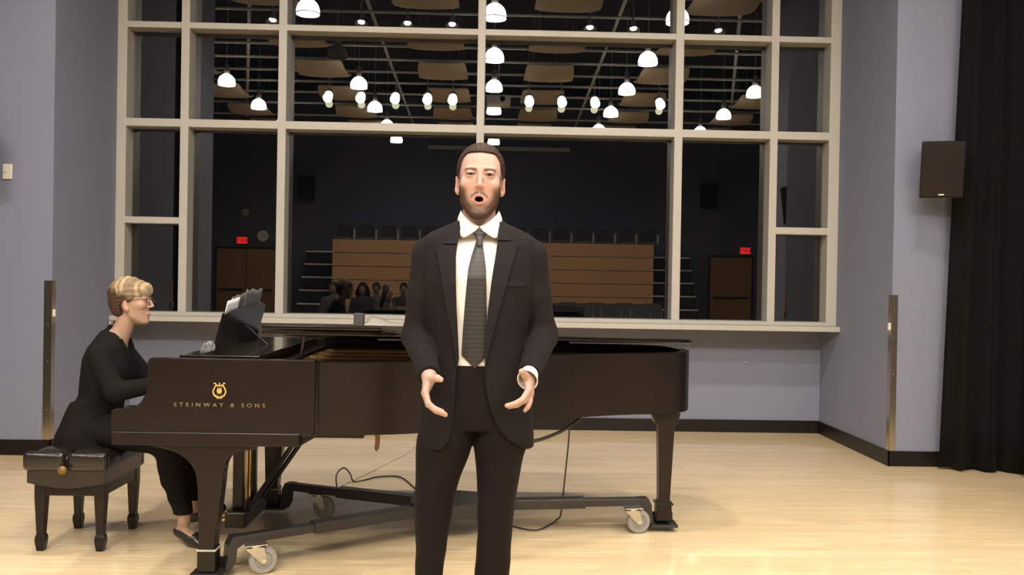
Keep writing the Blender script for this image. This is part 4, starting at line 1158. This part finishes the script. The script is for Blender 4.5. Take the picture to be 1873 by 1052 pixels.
sdf_mesh('hair', singer_hair, (-.1, -.12, EZ-.12), (.1, .16, EZ+.14), .0026, None, hair_color, M['hairm'], S_)
# beard volume, thinning out towards its edge
def singer_beard(p):
    h = to_head(p); x = np.abs(h[:, 0]); y, z = h[:, 1], h[:, 2]
    hd = smin(head_sdf(h, False, 1.0), neck_sdf(h, (0, .045, -.20)), .016)
    Ej = np.sqrt((h[:, 0]/.057)**2+((z+.044)/.076)**2)
    m = np.minimum(np.minimum((Ej-1.10)*.05, (-.004-y)*1.2), .03)
    m = np.minimum(m, -.055-z+.02*np.clip(x/.06, 0, 1)); m = np.minimum(m, (z+.098-1.15*(y+.012))*.7); m = np.minimum(m, .0725-x)
    t = np.clip(m*.25, -.004, .0016)+.0003*np.sin(h[:, 0]*900)*np.sin(z*700)
    return np.maximum(hd-t, m*-1)
def beard_color(V):
    n = .5+.5*np.sin(V[:, 0]*700+np.sin(V[:, 2]*500)*2)
    return np.array((.036, .018, .011))*(1-n[:, None])+np.array((.058, .029, .018))*n[:, None]
sdf_mesh('beard', singer_beard, (-.085, -.115, EZ-.165), (.085, .01, EZ+.0), .0022, None, beard_color, M['hairm'], S_)

# ---- clothes
sdf_mesh('trousers', trousers, (-.26, -.15, .03), (.24, .17, 1.12), .0055, None, None, M['trouser'], S_)
for fx, dx_ in ((-.157, -.012), (.066, .012)):
    def shoe(p, fx=fx, dx_=dx_):
        d = smin(cap(p, (fx, .075, .045), (fx+dx_, -.10, .036), .038, .036), cap(p, (fx+dx_, -.10, .034), (fx+dx_*1.6, -.155, .030), .036, .026), .02)
        d = smin(d, cap(p, (fx, .06, .05), (fx, .055, .10), .038, .036), .02); return np.maximum(d, -(p[:, 2]-.002))
    sdf_mesh('shoe', shoe, (fx-.08, -.22, -.002), (fx+.08, .13, .15), .005, None, None, M['shoe'], S_)
def shirt_sdf(p):
    d = torso(p, .004)
    nk = cap(p, (-.002, .026, 1.60), (0, .034, 1.52), .060, .068)
    return smin(d, nk, .012)
def shirt(p):
    d = shirt_sdf(p)+.0012*np.sin(p[:, 2]*45+p[:, 0]*60)
    # low collar opening at the throat
    h = p-np.array((-.002, 0, 1.575))
    top = 1.627-.30*np.clip(.03-p[:, 1], 0, .2)*0+0*h[:, 0]
    topz = np.interp(p[:, 1], [-.05, -.03, .03, .09], [1.560, 1.572, 1.617, 1.625])
    d = smax(d, p[:, 2]-topz, .003)
    d = np.maximum(d, -(p[:, 2]-1.085))
    return d
sdf_mesh('shirt', shirt, (-.2, -.13, 1.07), (.2, .16, 1.65), .0045, None, None, M['shirt'], S_)
# jacket with open front
jz = np.array([.822, .86, .93, 1.0, 1.1, 1.2, 1.3, 1.38, 1.44, 1.48, 1.510, 1.535, 1.555, 1.575, 1.59, 1.602])
def jacket_outer(p):
    hx = np.array([.200, .199, .195, .188, .174, .170, .178, .190, .196, .199, .203, .197, .170, .128, .092, .080])
    hy = np.array([.138, .138, .136, .132, .126, .124, .128, .130, .126, .118, .108, .096, .086, .076, .070, .066])
    cy = np.array([.022, .02, .018, .014, .01, .006, .004, .004, .012, .018, .022, .026, .03, .034, .038, .038])
    d = prof(p, jz, 0*jz-.002, cy, hx, hy, 2.45)
    x = p[:, 0]
    for A, s in ((ARM_R, -1), (ARM_L, 1)):
        E_, W_ = np.array(A[1]), np.array(A[2]); dv = (W_-E_)/np.linalg.norm(W_-E_)
        e = cap(p, (s*.179, .014, 1.480), (s*.192, .020, 1.34), .056, .055)
        e = smin(e, cap(p, (s*.192, .020, 1.34), A[1], .055, .051), .02)
        e = smin(e, cap(p, A[1], tuple(W_-dv*.008), .053, .037), .018)
        t = (p-E_)@dv
        inner = sstep(-p[:, 1], -.03, .04)
        w1 = t*58+p[:, 0]*38*s+1.2*np.sin(p[:, 2]*31); w2 = p[:, 2]*47-p[:, 0]*55*s+1.5*np.sin(t*20)
        fold = inner*(.0042*(1-np.abs(np.sin(w1)))**2*np.exp(-((p[:, 2]-1.19)/.09)**2)+.0030*(1-np.abs(np.sin(w2)))**2*np.exp(-((p[:, 2]-1.27)/.13)**2))
        e = np.maximum(e+fold, t-(np.linalg.norm(W_-E_)-.004))
        d = smin(d, e, .005)
    d = d+.0022*np.sin(p[:, 2]*22+np.abs(x)*40)*np.exp(-((p[:, 2]-1.12)/.12)**2)
    return d
# inner edges of the two fronts (x as a function of height), hem corners cut away in a curve
ez = np.array([.822, .86, .90, .96, 1.02, 1.08, 1.13, 1.20, 1.30, 1.40, 1.48, 1.54, 1.60])
exl = np.array([-.115, -.090, -.080, -.076, -.073, -.070, -.062, -.066, -.073, -.077, -.079, -.072, -.055])
exr = np.array([.170, .105, .072, .046, .031, .024, .024, .026, .033, .044, .056, .062, .052])
def jacket(p):
    d = jacket_outer(p)
    a = np.interp(p[:, 2], ez, exl); b = np.interp(p[:, 2], ez, exr); mid = (a+b)/2; hw = (b-a)/2
    gap = np.abs(p[:, 0]-mid)-hw
    v = np.maximum(gap, p[:, 1]-.02)
    nk = cap(p, (0, .03, 1.70), (0, .034, 1.50), .066, .074)
    d = smax(d, -v, .004); d = smax(d, -nk, .004)
    bd = np.minimum(shirt_sdf(p), trousers(p)) if False else shirt_sdf(p)
    return d
jk = sdf_mesh('suit_jacket', jacket, (-.32, -.30, .80), (.32, .19, 1.62), .0046, None, None, M['suit'], S_)
# thin cloth shapes laid over a surface, given as rows of height with a left and right edge
def surf_y(x, z, f, y0=-.34, y1=.05):
    P = np.stack([x, np.full_like(x, y0), z], 1); y = P[:, 1].copy()
    for _ in range(60):
        d = f(P); y = np.minimum(y+np.clip(d*.8, -.02, .03), y1); P[:, 1] = y
    return y
def drape(name, rows, f, off, thick, mat, parent, nx=10, smooth=True, nz=None, crown=0):
    rows = np.array(rows, float)
    n = nz or max(8, int((rows[:, 0].max()-rows[:, 0].min())/.008))
    order = np.argsort(rows[:, 0], kind='stable'); rz = rows[order]
    zz = np.interp(np.linspace(0, 1, n), np.linspace(0, 1, len(rz)), rz[:, 0]) if False else np.linspace(rz[0, 0], rz[-1, 0], n)
    a = np.interp(zz, rz[:, 0], rz[:, 1]); b = np.interp(zz, rz[:, 0], rz[:, 2])
    u = np.linspace(0, 1, nx+1)
    X = a[:, None]+(b-a)[:, None]*u[None]; Z = np.repeat(zz[:, None], nx+1, 1)
    Y = surf_y(X.ravel(), Z.ravel(), f).reshape(X.shape)
    for _ in range(3):
        Yp = np.pad(Y, 1, 'edge'); Y = np.minimum(Y, (Yp[:-2, 1:-1]+Yp[2:, 1:-1]+Yp[1:-1, :-2]+Yp[1:-1, 2:])/4)
    ed = crown*(1-(2*u-1)**2)[None]
    F0 = np.stack([X, Y-off-thick-ed, Z], -1).reshape(-1, 3); F1 = np.stack([X, Y-off*.2, Z], -1).reshape(-1, 3)
    V = np.concatenate([F0, F1]); m = nx+1; N = n*m; fs = []
    for i in range(n-1):
        for j in range(nx):
            q = i*m+j; fs.append((q, q+1, q+m+1, q+m)); fs.append((q+N, q+m+N, q+m+1+N, q+1+N))
    loop = [j for j in range(m)]+[i*m+nx for i in range(1, n)]+[(n-1)*m+j for j in range(nx-1, -1, -1)]+[i*m for i in range(n-2, 0, -1)]
    for q, r in zip(loop, loop[1:]+loop[:1]): fs.append((r, q, q+N, r+N))
    me = bpy.data.meshes.new(name); me.from_pydata([tuple(v) for v in V], [], fs)
    o = link(name, me, mat, parent, smooth)
    if smooth: me.set_sharp_from_angle(angle=math.radians(50))
    return o
def E_l(z): return float(np.interp(z, ez, exl))
def E_r(z): return float(np.interp(z, ez, exr))
# lapels: (z, inner, outer); rows run bottom to top with the notch near the collar
drape('lapel', [(1.10, E_l(1.10)-.001, E_l(1.10)+.0), (1.20, E_l(1.2)-.018, E_l(1.2)+.001), (1.30, E_l(1.3)-.034, E_l(1.3)+.001), (1.40, E_l(1.4)-.048, E_l(1.4)+.001), (1.475, E_l(1.475)-.062, E_l(1.475)+.001), (1.50, E_l(1.5)-.070, E_l(1.5)+.001), (1.508, E_l(1.508)-.042, E_l(1.508)+.001)], jacket_outer, .003, .005, M['lapel'], S_)
drape('lapel', [(1.10, E_r(1.10)-.0, E_r(1.10)+.001), (1.20, E_r(1.2)-.001, E_r(1.2)+.020), (1.30, E_r(1.3)-.001, E_r(1.3)+.038), (1.40, E_r(1.4)-.001, E_r(1.4)+.054), (1.49, E_r(1.49)-.001, E_r(1.49)+.064), (1.515, E_r(1.515)-.001, E_r(1.515)+.070), (1.523, E_r(1.523)-.001, E_r(1.523)+.040)], jacket_outer, .003, .005, M['lapel'], S_)
drape('jacket_collar', [(1.512, E_l(1.512)-.045, E_l(1.512)+.001), (1.535, E_l(1.535)-.030, E_l(1.535)+.001), (1.57, -.088, -.066), (1.592, -.078, -.064)], jacket_outer, .004, .005, M['lapel'], S_)
drape('jacket_collar', [(1.527, E_r(1.527)-.001, E_r(1.527)+.044), (1.55, E_r(1.55)-.001, E_r(1.55)+.030), (1.575, .064, .086), (1.592, .062, .077)], jacket_outer, .004, .005, M['lapel'], S_)
drape('breast_pocket', [(1.372, .095, .152), (1.390, .094, .154)], jacket_outer, .001, .002, M['lapel'], S_, nz=4)
# tie: knot and blade
def knot(p):
    d = prof(p, np.array([1.526, 1.551, 1.562]), np.array([.0, .0, .0]), np.array([-.073, -.070, -.066]), np.array([.0085, .0190, .0210]), np.array([.010, .012, .008]), 2.6)
    return d-.003
t_ = sdf_mesh('tie', lambda p: smin(knot(p), prof(p, np.array([1.505, 1.53, 1.55]), np.array([0, 0, 0.]), np.array([-.088, -.082, -.072]), np.array([.0090, .0095, .010]), np.array([.006, .007, .007]), 3), .004), (-.05, -.11, 1.49), (.05, -.03, 1.59), .0028, None, None, M['tie'], S_)
tb = [(1.098, -.009, -.007), (1.140, -.052, .030), (1.20, -.050, .030), (1.30, -.044, .027), (1.356, -.040, .026), (1.43, -.034, .023), (1.475, -.024, .017), (1.525, -.009, .009), (1.54, -.008, .008)]
tb = [(z, a-.002+.004*0, b_) for z, a, b_ in tb]
drape('tie_blade', tb, shirt_sdf, .006, .003, M['tie'], t_, nx=12, crown=.005)
# shirt collar leaves and placket
def leaf(s):
    bm = bmesh.new()
    P = [(.000, -.0635, 1.571), (.030, -.052, 1.590), (.056, -.018, 1.617), (.063, .020, 1.632)]
    Q = [(.014, -.083, 1.556), (.050, -.084, 1.534), (.067, -.048, 1.548), (.077, .010, 1.572)]
    P = catmull(P, 6); Q = catmull(Q, 6)
    g = []
    for a, b in zip(P, Q):
        row = []
        for k in range(6):
            f = k/5; v = a.lerp(b, f); v = v+Vector((v.x, v.y-.03, 0)).normalized()*(.004*math.sin(PI*f)+.002); row.append(bm.verts.new((v.x*s-.002, v.y, v.z)))
        g.append(row)
    for i in range(len(g)-1):
        for j in range(5): bm.faces.new((g[i][j], g[i+1][j], g[i+1][j+1], g[i][j+1]))
    bmesh.ops.recalc_face_normals(bm, faces=bm.faces[:])
    me = bpy.data.meshes.new('shirt_collar'); bm.to_mesh(me); bm.free(); o = link('shirt_collar', me, M['shirt'], S_, True)
    md = o.modifiers.new('s', 'SOLIDIFY'); md.thickness = .003; md.offset = 0
leaf(-1); leaf(1)
drape('shirt_placket', [(1.11, -.018, .018), (1.55, -.016, .016)], shirt_sdf, .001, .0015, M['shirt'], S_, nx=4)
# cuffs
for A, s, out in ((ARM_R, -1, -.012), (ARM_L, 1, .036)):
    E_, W_ = Vector(A[1]), Vector(A[2]); dv = (W_-E_).normalized()
    R = Matrix.Translation(W_) @ rot_to(dv) @ Matrix.Diagonal((1, 1.12, 1, 1))
    c = MB().lathe([(.024, -.035), (.030, max(out*.5, -.018)), (.033, out), (.0305, out), (.0275, max(out*.5, -.018)), (.022, -.035)], 28, R, close=True).build('shirt_cuff', M['shirt'], S_, auto=True)

# ================================================================= the pianist (modelled facing -Y, then turned to face the keys)
PX, PY = -2.08, 4.72
EP = np.array((0, -.184, 1.256)); HS = .97
PR = rotm('X', math.radians(-3))
def to_ph(p): return ((p-EP)@PR)/HS
pz = np.array([.50, .58, .66, .76, .86, .95, 1.01, 1.05, 1.09])
def p_torso(p, g=0.0):
    cy = np.array([.045, .028, .0, -.035, -.055, -.066, -.073, -.078, -.085])
    hy = np.array([.128, .118, .105, .098, .106, .104, .085, .066, .050])+g
    hx = np.array([.185, .178, .150, .140, .158, .170, .155, .105, .055])+g
    return smin(prof(p, pz, 0*pz, cy, hx, hy, 2.25), ell(np.stack([np.abs(p[:, 0]), p[:, 1], p[:, 2]], 1), (.07, -.125, .885), (.06+g, .045+g, .06+g)), .05)
P_ARM = {-1: [(-.150, -.068, .985), (-.200, -.180, .795), (-.150, -.405, .838)], 1: [(.150, -.070, .985), (.210, -.195, .800), (.160, -.405, .838)]}
def p_hand(s):
    w = (s*.150 if s < 0 else .160, -.412, .838); b_ = w[0]; t = -s
    return hand_parts(w,
        [(b_+t*.030, -.475, .846), (b_+t*.010, -.482, .849), (b_-t*.010, -.478, .846), (b_-t*.028, -.468, .840)],
        [(b_+t*.036, -.535, .794), (b_+t*.012, -.543, .793), (b_-t*.014, -.538, .793), (b_-t*.038, -.522, .794)],
        [(b_+t*.035, -.523, .848), (b_+t*.011, -.532, .850), (b_-t*.013, -.528, .848), (b_-t*.036, -.510, .842)],
        [(b_+t*.034, -.430, .828), (b_+t*.050, -.462, .812), (b_+t*.056, -.490, .797)], .0078)
P_LEG = {-1: [(-.085, .00, .590), (-.115, -.440, .535), (-.130, -.512, .18), (-.135, -.515, .125)], 1: [(.085, .00, .590), (.110, -.445, .535), (.095, -.500, .20), (.090, -.505, .15)]}
P_FOOT = {-1: [(-.135, -.500, .080), (-.158, -.560, .052), (-.182, -.610, .024)], 1: [(.092, -.480, .095), (.075, -.580, .120), (.062, -.645, .145)]}
pH = {-1: p_hand(-1), 1: p_hand(1)}
def p_body(p):
    d = p_torso(p, -.014)
    m = p[:, 2] > 1.0
    if m.any():
        h = to_ph(p[m]); dd = smin(head_sdf(h, True, 0)*HS, cap(p[m], (0, -.158, 1.16), (0, -.108, 1.045), .047, .052), .016)
        d[m] = smin(d[m], dd, .03)
    for s in (-1, 1):
        d = smin(d, chain(p, P_ARM[s], [.040, .033, .023], .02), .02)
        d = smin(d, chain(p, P_LEG[s], [.075, .052, .034, .032], .02), .02)
        d = smin(d, chain(p, P_FOOT[s], [.030, .030, .020], .02), .02)
        m = (p[:, 1] < -.35) & (p[:, 2] > .75) & (p[:, 2] < .92)
        if m.any(): d[m] = smin(d[m], pH[s](p[m]), .010)
    return d
def p_color(V):
    h = to_ph(V); c = skin_color(h, True, None); c = eye_color(c, h)
    x = np.abs(h[:, 0]); y, z = h[:, 1], h[:, 2]; front = (y < -.03) & (V[:, 2] > 1.05)
    br = sstep(x, .012, .018)*(1-sstep(x, .044, .052))*np.exp(-((z-.018)/.003)**4)*front
    c = mixc(c, (.22, .13, .08), .6*br)
    lip = np.exp(-(((z+.0765)/.0065)**2+(x/.020)**2)**2)*front*(y < -.075)
    c = mixc(c, (.46, .17, .14), .75*lip)
    return c
pb = sdf_mesh('person', p_body, (-.28, -.68, .005), (.28, .20, 1.38), .0032, lambda z: .0028 if z > 1.06 else (.006 if z > .90 or z < .77 else .003), p_color, M['skin'])
pb.location = (PX, PY, 0); pb.rotation_euler[2] = PI/2
tag(pb, 'pianist with short streaked blonde hair and glasses, in black, seated playing', 'person')
for s in (-1, 1):
    c_ = PR@np.array((s*.0315, -.0730, 0))*HS+EP
    eyeball('eye', Vector(c_), Matrix(PR.tolist()).to_4x4() @ Matrix.Rotation(math.radians(-6), 4, 'X'), pb, (.05, .06, .06))
def p_hair(p):
    h = to_ph(p); q = np.stack([np.abs(h[:, 0]), h[:, 1], h[:, 2]], 1)
    st = .0016*np.sin(np.arctan2(h[:, 0], h[:, 2]+.02)*26+h[:, 1]*40)+.0012*np.sin(h[:, 1]*150+h[:, 2]*60)
    d = ell(h, (0, .026, .034), (.084, .106, .097))+st
    d = smin(d, ell(h, (0, .056, -.030), (.066, .066, .066))+st, .03)
    d = smin(d, ell(h, (0, -.054, .052), (.066, .050, .046))+st, .02)      # swept fringe
    face = rbox(q, (0, -.125, -.085), (.090, .105, .098), .024)
    d = smax(d, -face, .004)
    d = smax(d, -rbox(q, (.085, -.012, -.085), (.05, .058, .072), .02), .004)
    d = smax(d, -(h[:, 2]+.088+.15*(h[:, 1]-.06)), .008)
    return np.maximum(d*HS, -ell(h, (0, .018, .022), (.066, .092, .080))*HS)
def p_hair_color(V):
    h = to_ph(V); y, z = h[:, 1], h[:, 2]
    up = sstep(z+.55*(-y)-.012+.010*np.sin(y*130+h[:, 0]*50), -.012, .030)
    s = .5+.5*np.sin(y*190+.8*np.sin(z*50)+h[:, 0]*45); s2 = .5+.5*np.sin(y*61+1.1+h[:, 0]*30)
    c = np.tile(np.array((.060, .034, .024)), (len(V), 1))
    c = mixc(c, (.17, .115, .072), up*.85); return mixc(c, (.42, .33, .21), np.clip(up*(s*s2*1.1+.12), 0, .75))
sdf_mesh('hair', p_hair, (-.11, -.32, 1.12), (.11, .01, 1.40), .003, None, p_hair_color, M['hairm'], pb)
# glasses
def hp(x, y, z):
    v = np.array((x, y, z))*HS@PR.T+EP; return tuple(v)
g = MB()
for s in (-1, 1):
    g.tube([hp(s*.033+.021*math.cos(a), -.101+.006*abs(math.cos(a)), -.003+.0155*math.sin(a)) for a in [2*PI*k/20 for k in range(21)]], .0015, 6)
    g.tube([hp(s*.054, -.095, .004), hp(s*.071, -.060, .004), hp(s*.0765, .004, .002), hp(s*.077, .014, -.010)], .0017, 6)
g.tube([hp(-.012, -.101, 0), hp(0, -.104, .003), hp(.012, -.101, 0)], .0014, 6)
gl_ = g.build('glasses', M['glasses'], pb)
# trousers, shoes, jacket, top
def p_trousers(p):
    d = np.maximum(p_torso(p, .0), p[:, 2]-.70)
    for s in (-1, 1):
        L = P_LEG[s]; e = chain(p, [L[0], L[1]], [.092, .076], .02)
        e = smin(e, chain(p, [(L[1][0], L[1][1]+.012, .52), ((L[1][0]+L[2][0])/2, (L[1][1]+L[2][1])/2+.02, .36), (L[2][0], L[2][1], L[2][2]-.02)], [.084, .068, .046], .02), .03)
        e = np.maximum(e, (L[2][2]-.015)-p[:, 2]); e = e+.0025*np.sin(p[:, 2]*60+p[:, 1]*50)*np.exp(-((p[:, 1]+.40)/.08)**2)
        d = smin(d, e, .015)
    return np.maximum(d, p[:, 2]-.618) if False else d
sdf_mesh('trousers', p_trousers, (-.24, -.60, .12), (.24, .20, .72), .0065, None, None, M['blackcloth'], pb)
for s in (-1, 1):
    def sh(p, s=s):
        F_ = P_FOOT[s]; d = chain(p, F_, [.039, .038, .026], .02)
        a, t = np.array(F_[0]), np.array(F_[2]); u = (p-a)@((t-a)/np.linalg.norm(t-a))
        vamp = np.maximum(-(u-.085), -(p[:, 2]-(a[2]+(t[2]-a[2])*np.clip(u/.17, 0, 1)+.012)))
        open_ = np.maximum(u-.085, -(p[:, 2]-(a[2]+(t[2]-a[2])*np.clip(u/.17, 0, 1)+.010)))
        return np.maximum(smax(d, -open_, .004), .003-p[:, 2])
    lo = (min(f[0] for f in P_FOOT[s])-.06, -.72, 0.0); hi = (max(f[0] for f in P_FOOT[s])+.06, -.40, .22)
    sdf_mesh('shoe', sh, lo, hi, .004, None, None, M['shoe'], pb)
def p_jacket_outer(p):
    d = p_torso(p, .010)
    skirt = prof(p, np.array([.495, .56, .64, .72]), np.zeros(4), np.array([.030, .030, .020, .0]), np.array([.215, .205, .175, .150]), np.array([.160, .145, .125, .112]), 2.3)
    d = smin(d, skirt, .02)
    for s in (-1, 1):
        A = P_ARM[s]; e = chain(p, [(A[0][0]*.93, A[0][1], A[0][2]-.005), A[1], A[2]], [.058, .051, .038], .02)
        E_, W_ = np.array(A[1]), np.array(A[2]); t = (p-E_)@((W_-E_)/np.linalg.norm(W_-E_))
        e = e-.004*(1-np.abs(np.sin(p[:, 2]*50+p[:, 1]*42)))**2*np.exp(-(((p[:, 2]-.84)/.08)**2+((p[:, 1]+.14)/.08)**2))
        e = np.maximum(e, t-(np.linalg.norm(W_-E_)-.01)); d = smin(d, e, .010)
    d = d+.003*np.sin(p[:, 2]*40+p[:, 1]*25)*np.exp(-((p[:, 2]-.70)/.07)**2)
    return smin(d, cap(p, (0, -.102, 1.085), (0, -.075, 1.02), .056, .085), .02)
def p_jacket(p):
    d = p_jacket_outer(p)
    hw = np.interp(p[:, 2], [.89, 1.04, 1.13], [.0, .052, .070])
    d = smax(d, -np.maximum(np.abs(p[:, 0])-hw, p[:, 1]+.060+(1.135-p[:, 2])*.50), .004)
    return smax(d, -cap(p, (0, -.160, 1.18), (0, -.112, 1.04), .055, .055), .003)
sdf_mesh('jacket', p_jacket, (-.29, -.42, .48), (.29, .22, 1.13), .0055, None, None, M['blackcloth'], pb)
for s in (-1, 1):
    rows = [(.80, s*.005, s*.006), (.90, s*.004, s*.034), (.98, s*.024, s*.060), (1.03, s*.046, s*.070), (1.055, s*.055, s*.068)]
    rows = [(z, min(a, c), max(a, c)) for z, a, c in rows]
    drape('lapel', rows, p_jacket_outer, .002, .004, M['blackcloth'], pb)
MB().box(-.02, .02, .0, .003, -.008, .008, .001, Matrix.Translation((0, -.074, 1.136))).build('collar_tag', M['plastic_w'], pb)

# ================================================================= listeners, dimly mirrored in the glass
def listener(x, y, cloth, hairc, big, lab, k):
    def tors(p, g=0.): return prof(p, np.array([.45, .55, .75, .92, 1.0, 1.05]), np.zeros(6), np.array([.0, .0, .0, .0, .0, .0]), np.array([.17, .165, .165, .19, .16, .06])+g, np.array([.12, .115, .11, .11, .09, .055])+g, 2.3)
    def arms(p, g=0.):
        q = np.stack([np.abs(p[:, 0]), p[:, 1], p[:, 2]], 1); return chain(q, [(.18, 0, .97), (.23, -.02, .70), (.10, -.26, .60)], [.045+g, .038+g, .028+g], .02)
    def legs(p, g=0.):
        q = np.stack([np.abs(p[:, 0]), p[:, 1], p[:, 2]], 1); return chain(q, [(.09, .0, .53), (.11, -.42, .50), (.12, -.42, .07), (.13, -.52, .04)], [.075+g, .055+g, .038+g, .03+g], .02)
    def body_(p): return smin(smin(smin(tors(p, -.01), arms(p, -.006), .02), legs(p, -.006), .02), smin(smin(ell(p, (0, -.01, 1.19), (.075, .095, .115)), cap(p, (0, -.10, 1.185), (0, -.115, 1.165), .012, .014), .01), cap(p, (0, .01, 1.12), (0, .01, 1.0), .052, .06), .02), .02)
    o = sdf_mesh('person', body_, (-.3, -.58, .0), (.3, .2, 1.33), .013, None, lambda V: np.tile((.22, .13, .09), (len(V), 1)), M['skin'])
    sdf_mesh('clothes', lambda p: np.maximum(smin(smin(tors(p, .01), arms(p, .012), .02), legs(p, .012), .02), .06-p[:, 2]), (-.32, -.6, .03), (.32, .2, 1.09), .014, None, None, cloth, o)
    def hr(p):
        d = ell(p, (0, .015, 1.215), (.09, .11, .115))
        if big: d = smin(d, ell(p, (0, .04, 1.10), (.15, .09, .17)), .05)
        d = smax(d, -ell(p, (0, -.11, 1.165), (.066, .08, .085)), .01); return d if big else np.maximum(d, 1.15-p[:, 2])
    sdf_mesh('hair', hr, (-.2, -.15, .9), (.2, .17, 1.36), .010, None, lambda V: np.tile(hairc, (len(V), 1)), M['hairm'], o)
    o.location = (x, y, 0); o.rotation_euler[2] = PI
    tag(o, lab, 'person')
listener(-3.14, -1.35, M['chairgrey'], (.05, .03, .02), False, 'seated listener with short hair mirrored faintly at the left of the wooden seating front', 0)
listener(-2.56, -1.35, M['seatfab'], (.015, .012, .01), True, 'seated listener with long dark hair mirrored faintly in the window', 1)
listener(-2.41, -2.25, M['chairgrey'], (.03, .02, .015), False, 'seated listener in grey mirrored faintly just right of the long haired listener', 2)
listener(-1.84, -2.25, M['seatfab'], (.02, .012, .01), False, 'seated listener in dark clothes mirrored faintly beside the singer\'s sleeve', 3)
